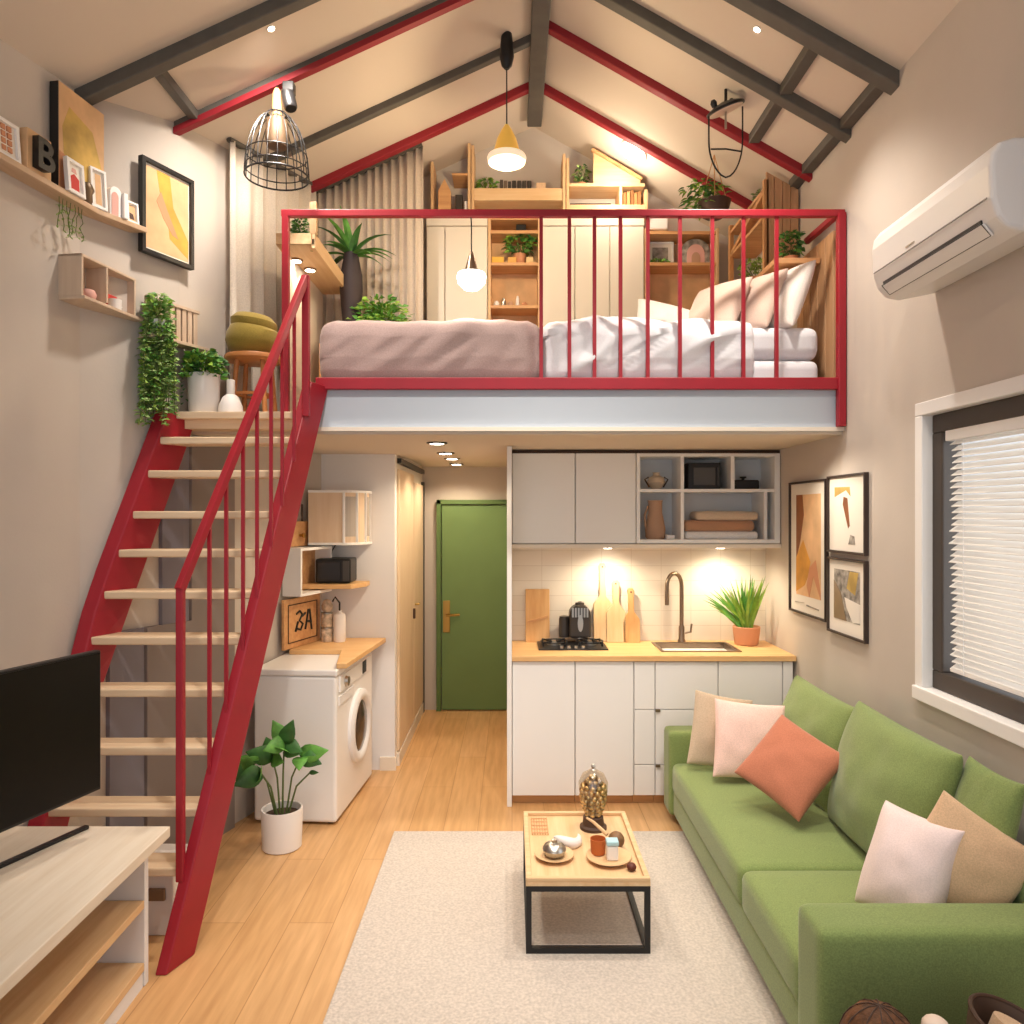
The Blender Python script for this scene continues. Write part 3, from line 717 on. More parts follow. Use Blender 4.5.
build(MB().fbox(F, .018, .362, .018, .282, 0, .012), 'back_panel', WARMX, bx)
F = wallframe(4.70, 1.54, .012)
hk = thing('key_rack', 'small wooden key rack with brass knob above the box shelf', 'key rack', F[0]+F[1]*.1)
build(MB().fbox(F, .0, .22, .0, .16, 0, .02), 'board', WARMX, hk, bevel=.004)
build(MB().lathe([(.008, 0), (.008, .02), (.016, .024), (.016, .034)], F[0]+F[1]*.12+F[2]*.07+F[3]*.02, 14, F[3]), 'knob', BRASS, hk)
build(MB().tube([F[0]+F[1]*.16+F[2]*.16+F[3]*.012, F[0]+F[1]*.16+F[2]*.27+F[3]*.012], .006, 8), 'hanging_strap', DARKP, hk)
# floor plant
def floorplant():
    c = V((-1.205, 3.93, 0))
    r = thing('rubber_plant', 'broad-leaved green plant in a white pot on the floor by the washing machine', 'plant', c)
    build(MB().lathe([(.092, 0), (.10, .006), (.106, .20), (.104, .208), (.096, .206), (.094, .17)], c, 32), 'pot', POT, r, smooth=True)
    build(MB().lathe([(.094, 0), (.001, .004)], c+V((0, 0, .172)), 24), 'soil', SOIL, r)
    tips = [(-.14, -.02, .47), (-.06, .03, .49), (.01, .0, .55), (.02, -.02, .59), (.10, -.01, .51), (-.09, -.05, .43), (.15, -.02, .425)]
    sm = MB(); lm = MB()
    for i, t in enumerate(tips):
        t = V((t[0], t[1], t[2]*.93)); b = V((t.x*.22, t.y*.3, .17)); m = b.lerp(t, .55)+V((-t.x*.12, 0, .03))
        sm.tube([c+b, c+m, c+t], [.006, .005, .004], 6)
    LV = [(0, (-1, -.2, .15), .15, .10), (0, (-.9, -.6, -.25), .14, .10), (0, (-.2, -.6, .6), .12, .09), (1, (-.6, -.4, .5), .15, .11), (1, (.5, -.5, .2), .12, .09), (1, (-.3, .3, .8), .12, .09),
          (2, (.1, -.5, .3), .13, .09), (2, (.7, -.3, .1), .11, .08), (3, (-.35, -.1, 1), .14, .09), (3, (.3, -.1, 1), .14, .085), (3, (-.5, -.5, .1), .12, .09), (3, (.8, -.2, -.1), .11, .08),
          (4, (1, -.15, .55), .16, .10), (4, (.9, -.3, .05), .13, .09), (4, (.1, -.5, -.1), .10, .08), (5, (-.7, -.6, .05), .15, .11), (5, (.2, -.7, .3), .12, .09), (6, (.8, -.1, .25), .05, .025)]
    for k, (i, d, L_, W_) in enumerate(LV):
        t = V(tips[i]); lm.m(k % 2).leaf(c+V((t.x, t.y, t.z*.93)), d, L_, W_, .4, (.15, -1, .45), seg=6)
    build(sm, 'stems', STEM, r, smooth=True); build(lm, 'leaves', [LEAF, LEAFD], r, smooth=True, solid=.002)
floorplant()
mb = MB()
def shadepanel(y0, y1, z0, z1, t, name, m, label):
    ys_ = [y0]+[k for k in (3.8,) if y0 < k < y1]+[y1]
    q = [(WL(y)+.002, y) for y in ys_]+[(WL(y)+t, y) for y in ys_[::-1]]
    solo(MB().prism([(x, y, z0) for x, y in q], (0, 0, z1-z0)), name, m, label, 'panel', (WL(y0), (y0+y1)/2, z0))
SHADEG = mat('panel_shade_lilac', '#7d7982', .7)  # panels added along the wall, their grey stands in for stair shade
SHADEB = mat('panel_shade_warm', '#837873', .7)
shadepanel(3.44, 3.60, .0, 1.2, .02, 'stair_shade_panel', SHADEG, 'narrow wall panel coloured as lilac grey shade low behind the staircase next to the television')
shadepanel(3.605, 4.18, .0, 1.2, .03, 'stair_shade_panel', SHADEB, 'wall panel coloured as warm grey shade low behind the stair treads nearest the washing machine')
shadepanel(3.69, 3.84, 1.2, 2.14, .02, 'stair_shade_panel', SHADEG, 'narrow wall panel coloured as lilac grey shade behind the upper stair treads')
shadepanel(3.845, 4.18, 1.2, 2.14, .03, 'stair_shade_panel', SHADEB, 'wall panel coloured as warm grey shade behind the upper stair treads under the landing')
# small storage box below the lowest tread
sb = thing('storage_box', 'white storage box with dark handle tucked below the bottom tread', 'box', (-1.5, 3.2, 0))
build(MB().box(-1.74, -1.40, 3.10, 3.36, 0, .27), 'body', WHITEM, sb, bevel=.006)
build(MB().box(-1.50, -1.43, 3.085, 3.10, .15, .20), 'handle', TAUPE, sb, bevel=.004)

# ------------------------------------------------------------------ TV corner
bn = thing('tv_bench', 'long pale wooden TV bench with open shelves', 'tv bench', (-1.62, 2.05, 0))
B0, B1, BXR = 1.0, 2.822, -1.285
def bx_(y): return BXR-.005*(2.93-y)*0+.03*(2.93-y)*.9
P = [(BXR, B1), (BXR+.02, B0), (WL(B0)+.02, B0), (WL(B1)+.02, B1)]
build(MB().prism([(x, y, .53) for x, y in P], (0, 0, .04)), 'top_board', PALE, bn, bevel=.004)
build(MB().prism([(BXR-.07, B1-.025, 0), (BXR-.07, B1-.055, 0), (WL(B1)+.03, B1-.055, 0), (WL(B1)+.03, B1-.025, 0)], (0, 0, .53)), 'end_panel', WHITEM, bn, bevel=.003)
build(MB().prism([(BXR-.02, B0+.05, 0), (BXR-.02, B0+.02, 0), (WL(B0)+.03, B0+.02, 0), (WL(B0)+.03, B0+.05, 0)], (0, 0, .53)), 'end_panel', WHITEM, bn, bevel=.003)
build(MB().prism([(WL(B0)+.025, B0+.03, .06), (WL(B1)+.025, B1-.06, .06), (WL(B1)+.04, B1-.06, .06), (WL(B0)+.04, B0+.03, .06)], (0, 0, .47)), 'back_panel', WHITEM, bn)
for z in (.06, .29):
    build(MB().prism([(BXR-.07, B1-.057, z), (BXR-.02, B0+.052, z), (WL(B0)+.045, B0+.052, z), (WL(B1)+.045, B1-.057, z)], (0, 0, .03)), 'shelf', OAKY, bn, bevel=.003)
build(MB().prism([(BXR-.075, B1-.06, 0), (BXR-.025, B0+.055, 0), (BXR-.045, B0+.055, 0), (BXR-.095, B1-.06, 0)], (0, 0, .058)), 'plinth', WHITEM, bn)
tv = thing('television', 'large black flat television standing on the pale bench', 'tv', (-1.65, 2.3, .57))
A, B = V((-1.507, 2.75, 0)), V((-1.775, 1.79, 0)); u = (B-A).normalized(); n = V((u.y, -u.x, 0))
n = n if n.x > 0 else -n
F = (V((A.x, A.y, .735)), u, V((0, 0, 1)), n)
L = (B-A).length
build(MB().fbox(F, 0, L, 0, .51, -.03, 0), 'casing', BLACK, tv, bevel=.004)
build(MB().fbox(F, .008, L-.008, .012, .502, 0, .003), 'screen', TVB, tv)
build(MB().bar((-1.585, 2.80, .577), (-1.80, 2.20, .577), .022, .014), 'foot', BLACK, tv, bevel=.004)
build(MB().bar((-1.745, 2.22, .575), (-1.70, 2.18, .76), .06, .016), 'neck', BLACK, tv)

# ------------------------------------------------------------------ rug, coffee table
solo(MB().soft(XYZ((.2, 2.55, .007)), .845, 1.55, .0068, .006, (0, 0, 0), 6), 'area_rug', RUG, 'large cream textured rug on the wooden floor', 'rug', (.2, 2.55, 0))
ct = thing('coffee_table', 'square-edged coffee table with oak tray top and black metal frame', 'table', (.3, 3.3, .014))
TX0, TX1, TY0, TY1, TZ = .055, .545, 2.95, 3.62, .30
s_ = .022
fr = MB()
for y in (TY0+s_/2, TY1-s_/2):
    for x in (TX0+s_/2, TX1-s_/2):
        fr.box(x-s_/2, x+s_/2, y-s_/2, y+s_/2, .014+s_, TZ-.02-s_)
    fr.box(TX0, TX1, y-s_/2, y+s_/2, .014, .014+s_).box(TX0, TX1, y-s_/2, y+s_/2, TZ-.02-s_, TZ-.02)
for x in (TX0+s_/2, TX1-s_/2):
    fr.box(x-s_/2, x+s_/2, TY0+s_, TY1-s_, .014, .014+s_).box(x-s_/2, x+s_/2, TY0+s_, TY1-s_, TZ-.02-s_, TZ-.02)
build(fr, 'frame', BLACK, ct)
build(MB().box(TX0, TX1, TY0, TY1, TZ-.02, TZ-.004), 'table_top', OAKY, ct)
mb = MB().box(TX0, TX0+.022, TY0+.022, TY1-.022, TZ-.004, TZ+.012).box(TX1-.022, TX1, TY0+.022, TY1-.022, TZ-.004, TZ+.012).box(TX0, TX1, TY0, TY0+.022, TZ-.004, TZ+.012).box(TX0, TX1, TY1-.022, TY1, TZ-.004, TZ+.012)
build(mb, 'tray_rim', OAK, ct, bevel=.003)
z0 = TZ-.004
PL = mat('plate_wood', '#dcb98c', .55)
def plate(c, r, label):
    return solo(MB().lathe([(r*.6, 0), (r*.66, .003), (r, .018), (r*.985, .021), (r*.62, .008), (.001, .007)], c, 36), 'round_plate', PL, label, 'plate', c, 'wooden plates on the coffee table', smooth=True)
p1 = (.178, 3.16, z0); p2 = (.405, 3.14, z0)
plate(p1, .083, 'round wooden plate under the silver bowl on coffee table')
plate(p2, .095, 'round wooden plate with cup and white box on coffee table')
sv = thing('silver_dish', 'silver lidded dish on the wooden plate', 'dish', (p1[0], p1[1], z0+.008))
build(MB().lathe([(.03, 0), (.045, .012), (.05, .03), (.047, .034)], (p1[0], p1[1], z0+.008)), 'bowl', STEEL, sv, smooth=True)
build(MB().lathe([(.049, 0), (.04, .014), (.02, .022), (.012, .024), (.012, .034), (.001, .038)], (p1[0], p1[1], z0+.043)), 'lid', STEEL, sv, smooth=True)
cu = thing('terracotta_cup', 'small orange terracotta cup on the plate beside the white box', 'cup', (.375, 3.17, z0+.008))
build(MB().lathe([(.024, 0), (.03, .004), (.034, .065), (.031, .065), (.026, .01)], (.365, 3.18, z0+.008)), 'body', mat('cup_terra', '#b9632f', .6), cu, smooth=True)
wb = thing('square_jar', 'white square jar with pale blue lid on the coffee table plate', 'jar', (.418, 3.135, z0+.008))
build(MB().box(.395, .442, 3.11, 3.157, z0+.008, z0+.07), 'body', POT, wb, bevel=.006)
build(MB().box(.393, .444, 3.108, 3.159, z0+.07, z0+.088), 'lid', mat('pale_blue', '#a9cfd9', .4), wb, bevel=.004)
mt = thing('wood_slice', 'dark round wooden ball stopper resting beside the plate', 'ornament', (.462, 3.24, z0))
build(MB().ball((.452, 3.25, z0+.036), .036, .036, .036), 'ball', mat('walnut', '#7a5a3c', .5, var=.15, vs=30), mt, smooth=True)
build(MB().tube([(.415, 3.27, z0+.05), (.36, 3.32, z0+.085), (.33, 3.33, z0+.10)], [.009, .007, .005], 8), 'handle', OAKZ, mt, smooth=True)
solo(MB().ball((.485, 3.045, z0+.016), .02, .02, .016), 'dark_nut', mat('nut', '#5a2a20', .5), 'small dark red nut at the tray corner nearest the sofa', 'nut', (.485, 3.045, z0), smooth=True)
sh = MB()
for i in range(13):
    t = i/12; a = -.5+t*2.3
    sh.v += []
pts = [(.235+.06*math.cos(a), 3.30+.05*math.sin(a), z0+.028+.012*math.sin(2*a)) for a in [-2.6+i*.26 for i in range(12)]]
sh.tube(pts, [.004+.02*math.sin(PI*i/11) for i in range(12)], 10)
solo(sh, 'white_shell', POT, 'white curved shell ornament behind the silver dish', 'ornament', (.235, 3.3, z0), smooth=True)
mb = MB().box(.09, .165, 3.38, 3.56, z0, z0+.004)
bm_ = thing('bamboo_mat', 'small woven bamboo mat in the back corner of the tray table', 'mat', (.13, 3.47, z0))
build(mb, 'mat_base', PL, bm_)
mb = MB()
for i in range(7): mb.tube([(.092+.0118*i, 3.38, z0+.006), (.092+.0118*i, 3.56, z0+.006)], .003, 6)
for i in range(5): mb.tube([(.09, 3.39+.04*i, z0+.009), (.165, 3.39+.04*i, z0+.009)], .002, 6)
build(mb, 'mat_strips', WARMX, bm_)
cl = thing('glass_cloche', 'glass cloche ornament full of gold baubles on a dark wooden base', 'ornament', (.375, 3.46, z0))
build(MB().lathe([(.062, 0), (.062, .012), (.05, .02), (.046, .055), (.04, .06)], (.375, 3.46, z0), 28), 'base', DARKP, cl, smooth=True)
mb = MB()
def clr(t): return .036+.03*math.sin(PI*min(1, t*1.05))**.8*(.55+.6*t)
for k in range(9):
    t = k/8; z = z0+.07+.165*t; r = clr(t)*.86*(1 if t < .8 else (1-t)/.2*.7+.3); m = max(4, int(2*PI*r/.026))
    for i in range(m):
        a = 2*PI*(i+.5*(k % 2))/m; mb.ball((.375+r*math.cos(a), 3.46+r*math.sin(a), z), .0125, n=8)
build(mb, 'gold_baubles', GOLD, cl, smooth=True)
build(MB().lathe([(.034, .06), (.036, .08), (.048, .12), (.066, .17), (.068, .21), (.05, .25), (.02, .268), (.012, .27)], (.375, 3.46, z0), 28), 'glass_dome', GLASSD, cl, smooth=True)
build(MB().lathe([(.012, .268), (.006, .275), (.011, .285), (.008, .294), (.001, .298)], (.375, 3.46, z0), 14), 'finial', STEEL, cl, smooth=True)

# ------------------------------------------------------------------ sofa
so = thing('sofa', 'long green fabric sofa against the wall below the window', 'sofa', (1.28, 3.25, 0))
SXF, SXB = .885, 1.685
build(MB().soft(XYZ(((SXF+.02+SXB)/2, 3.255, .13)), (SXB-SXF-.02)/2, 1.06, .075, .02), 'base', SOFA, so, smooth=True)
build(MB().soft(XYZ(((SXF-.005+SXB)/2, 2.235, .29)), (SXB-SXF+.005)/2, .095, .255, .03, (0, .004, .004)), 'armrest', SOFA, so, smooth=True)
build(MB().soft(XYZ(((SXF-.005+SXB)/2, 4.285, .285)), (SXB-SXF+.005)/2, .085, .235, .028, (0, .004, .004)), 'armrest', SOFA, so, smooth=True)
build(MB().soft(XYZ((1.64, 3.26, .40)), .045, 1.0, .22, .03), 'backrest', SOFA, so, smooth=True)
build(MB().soft(XYZ((1.20, 2.635, .275)), .31, .303, .085, .04, (0, 0, .015)), 'seat_cushion', SOFA, so, smooth=True)
build(MB().soft(XYZ((1.20, 3.57, .275)), .31, .63, .085, .04, (0, 0, .015)), 'seat_cushion', SOFA, so, smooth=True)
mb = MB()
for y in (2.2, 4.3):
    for x in (.96, 1.6): mb.lathe([(.02, 0), (.025, .06)], (x, y, 0), 12)
build(mb, 'feet', BLACK, so)
# back cushions
def backc(yc, w, h, zc, seed, xc, t):
    F = frame((xc, yc, zc), (0, -1, 0), (.26, 0, 1))
    mb = MB().pillow(F, w, h, t, seed, 22, .04)
    return build(mb, 'back_cushion', SOFA, so, smooth=True, subsurf=1)
backc(3.82, .76, .52, .60, 1, 1.53, .22)
backc(3.04, .80, .56, .625, 2, 1.52, .24)
backc(2.545, .30, .54, .62, 3, 1.575, .12)
# loose cushions
def scatter(c, u, v, w, h, t, m, seed, label):
    F = frame(c, u, v); mb = MB().pillow(F, w, h, t, seed, 18, .055)
    solo(mb, 'scatter_cushion', m, label, 'cushion', c, 'scatter cushions on the green sofa', smooth=True, subsurf=1)
scatter((1.13, 4.07, .565), (.97, .1, -.2), (.18, .22, .95), .34, .40, .11, CBEIGE, 11, 'beige cushion leaning on the far sofa arm behind the pink one')
scatter((1.225, 3.87, .575), (.95, .0, -.10), (.30, .28, .95), .38, .40, .13, CPINK, 12, 'pale pink cushion propped between beige and terracotta cushions')
scatter((1.26, 3.40, .605), (.684, .18, .707), (.447, -.789, -.42), .37, .37, .14, CTERRA, 13, 'terracotta cushion standing on its corner in the sofa middle')
scatter((1.325, 2.51, .56), (.46, -.88, -.02), (.42, .12, .9), .29, .37, .17, CBLUSH, 14, 'pinkish white cushion beside the near sofa arm')
scatter((1.475, 2.44, .605), (.712, -.507, -.485), (.527, -.06, .84), .33, .33, .13, CTAN, 15, 'tan cushion behind the pinkish white one at the near arm')
# low table with objects in the front corner
lt = thing('low_side_table', 'low dark side table in front of the near sofa arm', 'table', (1.1, 1.9, 0))
build(MB().box(.80, 1.42, 1.72, 2.08, .26, .285), 'table_top', DARKP, lt, bevel=.004)
for x in (.83, 1.39):
    for y in (1.75, 2.05): build(MB().box(x-.015, x+.015, y-.015, y+.015, 0, .26), 'leg', DARKP, lt)
bw = thing('wicker_ball', 'round brown wicker ball in front of the sofa arm', 'ornament', (.94, 1.92, .285))
build(MB().ball((.94, 1.92, .285+.115), .098, .098, .115, 28), 'ball', WICK, bw, smooth=True)
mb = MB()
for k in range(5):
    a = k*PI/5; mb.tube([(.94+.0985*math.cos(a)*math.cos(t), 1.92+.0985*math.sin(a)*math.cos(t), .40+.1155*math.sin(t)) for t in [2*PI*i/24 for i in range(24)]], .002, 5, True)
build(mb, 'woven_ribs', DARKP, bw)
shl = thing('shell_dish', 'cream dish with pale round stones beside the wicker ball', 'dish', (1.07, 1.88, .285))
build(MB().lathe([(.045, 0), (.06, .02), (.07, .13), (.066, .132), (.05, .03), (.001, .02)], (1.08, 1.88, .285), 28), 'bowl', CLAY, shl, smooth=True)
for k, (dx, dy, dz) in enumerate([(-.03, -.01, .125), (.03, .0, .125), (.0, .03, .15), (.0, -.035, .128)]):
    build(MB().ball((1.08+dx, 1.88+dy, .315+dz), .034, .036, .026), 'stone', mat('cream_stone_%d' % k, ('#e3c9ae', '#d9b28c', '#efd9c8', '#e0bf9f')[k], .5), shl, smooth=True)
bk = thing('tilted_bucket', 'brown tapered bucket with a dark rim holding a pale roll', 'bucket', (1.24, 1.9, .285))
ax = V((.28, -.12, .95)).normalized()
build(MB().lathe([(.07, 0), (.075, .005), (.112, .19), (.104, .19), (.07, .02), (.001, .015)], (1.215, 1.90, .30), 32, ax), 'body', mat('bucket_brown', '#5e4a3e', .5), bk, smooth=True)
mb = MB(); c = V((1.215, 1.90, .30))+ax*.19; X = ax.orthogonal().normalized(); Y = ax.cross(X)
mb.tube([c+X*.109*math.cos(2*PI*i/32)+Y*.109*math.sin(2*PI*i/32) for i in range(32)], .006, 8, True)
build(mb, 'rim', DARKP, bk, smooth=True)
build(MB().tube([c-ax*.1, c-ax*.005+X*.02], .06, 18), 'pale_roll', CTAN, bk, smooth=True)

lt.scale = (1, 1, .895)
for q in (bw, shl, bk): q.location.z -= .03
# ------------------------------------------------------------------ right wall: pictures and air conditioner
def picture(name, F, w, h, fm, label, art, mats, ft=.012, dep=.022, grp=None):
    c = F[0]+F[1]*(w/2)
    r = thing(name, label, 'picture', c, grp)
    mb = MB().fbox(F, 0, w, 0, ft, 0, dep).fbox(F, 0, w, h-ft, h, 0, dep).fbox(F, 0, ft, ft, h-ft, 0, dep).fbox(F, w-ft, w, ft, h-ft, 0, dep)
    build(mb, 'frame', fm, r, bevel=.001)
    build(MB().fbox(F, ft*.6, w-ft*.6, ft*.6, h-ft*.6, 0, dep*.45), 'mat_board', PRINTW, r)
    mb = MB(); lay = dep*.45
    for i, (mi, pts) in enumerate(art):
        mb.m(mi).fpoly(F, [(a*w, b*h) for a, b in pts], lay, lay+.0006*(i+1))
    build(mb, 'print', mats, r); return r
FRB = mat('frame_brown', '#3c2f2a', .5)
def rw(y, z): return (V((XR-.001, y, z)), V((0, -1, 0)), V((0, 0, 1)), V((-1, 0, 0)))
def RF(y, z): return rw(y, z)
picture('framed_poster', RF(4.55, 1.165), .53, .77, FRB, 'tall framed poster of ochre and brown abstract curves', [
    (0, [(.18, .14), (.85, .14), (.85, .9), (.18, .9)]),
    (1, [(.18, .9), (.18, .40), (.30, .55), (.40, .75), (.36, .9)]),
    (2, [(.18, .16), (.18, .42), (.38, .56), (.58, .40), (.50, .28), (.42, .22)]),
    (3, [(.55, .14), (.66, .3), (.85, .14), (.85, .18), (.72, .42), (.56, .36), (.48, .22)]),
    (4, [(.15, .075), (.40, .085), (.42, .09), (.15, .082)]), (4, [(.48, .07), (.80, .062), (.80, .07), (.48, .08)])],
    [PEACH, BROWN, ORANGE, TERRA, GREYP], grp='framed pictures beside the window')
picture('framed_print', RF(4.0, 1.545), .43, .40, FRB, 'upper small framed print of a bent tool shape on white', [
    (0, [(.17, .72), (.48, .80), (.60, .72), (.58, .84), (.17, .85)]), (1, [(.42, .72), (.52, .70), (.58, .35), (.54, .32), (.40, .62)]), (2, [(.55, .12), (.72, .12), (.70, .22), (.60, .24)])],
    [YELLOW, BROWN, GREYP], grp='framed pictures beside the window')
picture('framed_print', RF(4.0, 1.125), .43, .395, FRB, 'lower small framed print of grey rocks and a yellow patch', [
    (0, [(.16, .2), (.84, .2), (.84, .85), (.16, .85)]), (1, [(.50, .62), (.72, .55), (.80, .84), (.58, .84)]), (2, [(.45, .50), (.84, .45), (.84, .22), (.66, .2), (.5, .38)]), (3, [(.16, .2), (.5, .2), (.35, .55), (.16, .7)])],
    [GREYP, YELLOW, PRINTW, TAUPE], grp='framed pictures beside the window')
ac = thing('air_conditioner', 'white split air conditioner mounted high on the wall above the window', 'air conditioner', (1.6, 2.64, 2.6))
AY0, AY1 = 2.265, 3.02
prof = [(1.70, 2.63), (1.70, 2.885), (1.52, 2.885), (1.475, 2.87), (1.452, 2.84), (1.445, 2.80), (1.45, 2.70), (1.468, 2.645), (1.50, 2.61), (1.55, 2.60)]
ACW = mat('ac_white', '#e6e2df', .35)
build(MB().prism([(x, AY0, z) for x, z in prof], (0, AY1-AY0, 0)), 'body', ACW, ac, bevel=.014, seg=3)
mb = MB().prism([(1.4475, AY0+.02, 2.703), (1.4455, AY0+.02, 2.706), (1.4475, AY0+.02, 2.709)], (0, AY1-AY0-.04, 0))
build(mb, 'panel_seam', mat('seam_grey', '#8d8580', .6), ac)
build(MB().prism([(1.4655, AY0+.06, 2.645), (1.494, AY0+.06, 2.611), (1.49, AY0+.06, 2.605), (1.459, AY0+.06, 2.642)], (0, AY1-AY0-.12, 0)), 'louver_flap', ACW, ac, bevel=.002)
build(MB().prism([(1.464, AY0+.07, 2.658), (1.4665, AY0+.07, 2.645), (1.461, AY0+.07, 2.643), (1.4585, AY0+.07, 2.657)], (0, AY1-AY0-.14, 0)), 'air_slot', BLACK, ac)
mb = MB()
for z, x in ((2.6435, 1.4575), (2.608, 1.4885)): mb.tube([(x, AY0+.065, z), (x, AY1-.065, z)], .0018, 5)
for y in (AY0+.065, AY1-.065): mb.tube([(1.4575, y, 2.6435), (1.4885, y, 2.608)], .0018, 5)
build(mb, 'louver_outline', BLACK, ac)
build(MB().box(1.4465, 1.449, 2.70, 2.76, 2.722, 2.727), 'logo_mark', STEEL, ac)

# ------------------------------------------------------------------ left wall: ledge, frames, box shelf, plants
mb = MB()
q = [2.1, 3.33, 3.55]
P = [(WL(y), y) for y in q]+[(WL(y)+.085, y) for y in q[::-1]]
mb.prism([(x, y, 3.075) for x, y in P], (0, 0, .025))
solo(mb, 'picture_ledge', wood('ledge_wood', '#b89878', '#cdb093', 1), 'long wooden picture ledge high on the slanted wall', 'shelf', (WL(3)+.05, 3.0, 3.07), bevel=.003)
ZL = 3.10
def ledgeF(y, off, tilt=.08):
    o, u, v, n = wallframe(y, ZL, off); v2 = (v-n*tilt).normalized(); return (o, u, v2, u.cross(v2))
def minif(y, off, w, h, label, art, mats, ft=.014):
    return picture('framed_photo', ledgeF(y, off), w, h, WHITE, label, art, mats, ft, .02, 'small white frames on the picture ledge')
cells = [(0, [(.25+.19*i, .2+.18*j), (.25+.19*i+.13, .2+.18*j), (.25+.19*i+.13, .2+.18*j+.13), (.25+.19*i, .2+.18*j+.13)]) for i in range(3) for j in range(4)]
minif(2.79, .05, .145, .15, 'small white frame with a brown printed grid, first on the ledge', cells, [TERRA])
F = ledgeF(2.955, .045, .0)
lb_ = thing('letter_block', 'pale block frame with black letter B on the ledge', 'ornament', F[0]+F[1]*.06)
build(MB().fbox(F, 0, .125, 0, .165, -.005, .03), 'block', PEACH, lb_, bevel=.003)
fc_ = bpy.data.curves.new('letter', 'FONT'); fc_.body = 'B'; fc_.size = .17; fc_.extrude = .014; fc_.offset = .004; fc_.align_x = 'CENTER'
fo = bpy.data.objects.new('letter', fc_); COL.objects.link(fo); fc_.materials.append(BLACK); fo.parent = lb_
M_ = Matrix((F[1], F[2], F[3])).transposed().to_4x4(); M_.translation = F[0]+F[1]*.062+F[2]*.022+F[3]*.046-lb_.location
bpy.context.view_layer.update()
lme = bpy.data.meshes.new_from_object(fo.evaluated_get(bpy.context.evaluated_depsgraph_get()))
bpy.data.objects.remove(fo)
fo = bpy.data.objects.new('letter', lme); COL.objects.link(fo); fo.parent = lb_; lme.materials.clear(); lme.materials.append(BLACK)
fo.matrix_local = M_
F = wallframe(3.147, ZL, .008)
cv = thing('canvas_art', 'large canvas of golden yellow abstract with black side edge leaning on the ledge', 'picture', F[0]+F[1]*.14)
build(MB().fbox(F, 0, .275, 0, .46, 0, .04), 'canvas_edge', BLACK, cv)
mb = MB().m(0).fbox(F, .002, .275, .0, .46, .04, .043)
mb.m(1).fpoly(F, [(.03, .14), (.22, .06), (.26, .2), (.20, .34), (.06, .38), (.02, .28)], .043, .0437)
mb.m(2).fpoly(F, [(.004, .02), (.12, .02), (.11, .10), (.05, .16), (.004, .17)], .043, .0442)
build(mb, 'print', [PEACH, YELLOW, TERRA], cv)
minif(3.153, .075, .10, .145, 'small white frame holding a red picture in front of the canvas', [(0, [(.25, .15), (.75, .15), (.78, .5), (.5, .62), (.25, .5)]), (1, [(.35, .66), (.65, .64), (.6, .78), (.4, .78)])], [REDP, PINKP])
F = ledgeF(3.285, .05, 0)
solo(MB().lathe([(.02, 0), (.03, .015), (.028, .05), (.035, .07), (.025, .095), (.001, .105)], F[0]+F[1]*.02, 16), 'dark_figurine', mat('bronze', '#6d5a45', .4, metal=.4), 'small dark bronze figurine between two small white frames', 'ornament', F[0]+F[1]*.02, smooth=True)
minif(3.335, .06, .075, .18, 'narrow tall white frame with brown stripe print on the ledge', [(0, [(.35, .12), (.72, .12), (.72, .88), (.35, .88)])], [PEACH], .011)
F = ledgeF(3.42, .04, 0)
arch = [(-.028, 0), (.028, 0)]+[(.028*math.cos(PI*i/10), .105+.028*math.sin(PI*i/10)) for i in range(11)]
aa = thing('arch_block', 'white arched block with pink face on the ledge', 'ornament', F[0]+F[1]*.02)
build(MB().fpoly((F[0]+F[1]*.025,)+F[1:], arch, 0, .03), 'block', WHITE, aa, bevel=.002)
build(MB().fpoly((F[0]+F[1]*.02,)+F[1:], [(a*.6, b*.8) for a, b in arch], .03, .032), 'pink_face', PINKP, aa)
solo(MB().fbox(F, .055, .075, 0, .115, .0, .045), 'white_block', WHITE, 'thin white upright block between arch and last frame', 'ornament', F[0]+F[1]*.065, bevel=.003)
minif(3.5, .045, .06, .10, 'smallest white frame with a brown photo at the ledge end', [(0, [(.2, .15), (.8, .15), (.8, .85), (.2, .85)]), (1, [(.25, .2), (.7, .2), (.6, .45), (.3, .5)])], [PEACH, DARKP], .009)
# hanging orange picture (over the wall's bend)
A, B = V((WL(3.555)+.035, 3.555, 2.99)), V((WL(3.84)+.025, 3.84, 2.99)); u = (B-A).normalized()
F = (A, u, V((0, 0, 1)), u.cross(V((0, 0, 1))))
picture('framed_poster', F, (B-A).length, .455, BLACK, 'black framed poster of orange abstract strokes on the slanted wall', [
    (0, [(.08, .07), (.92, .07), (.92, .93), (.08, .93)]), (1, [(.30, .93), (.55, .93), (.62, .6), (.92, .3), (.92, .1), (.55, .25), (.5, .5), (.36, .7)]), (2, [(.30, .60), (.38, .72), (.5, .55), (.72, .28), (.60, .30), (.42, .45)])],
    [PEACH, ORANGE, TERRA], .02, .03)
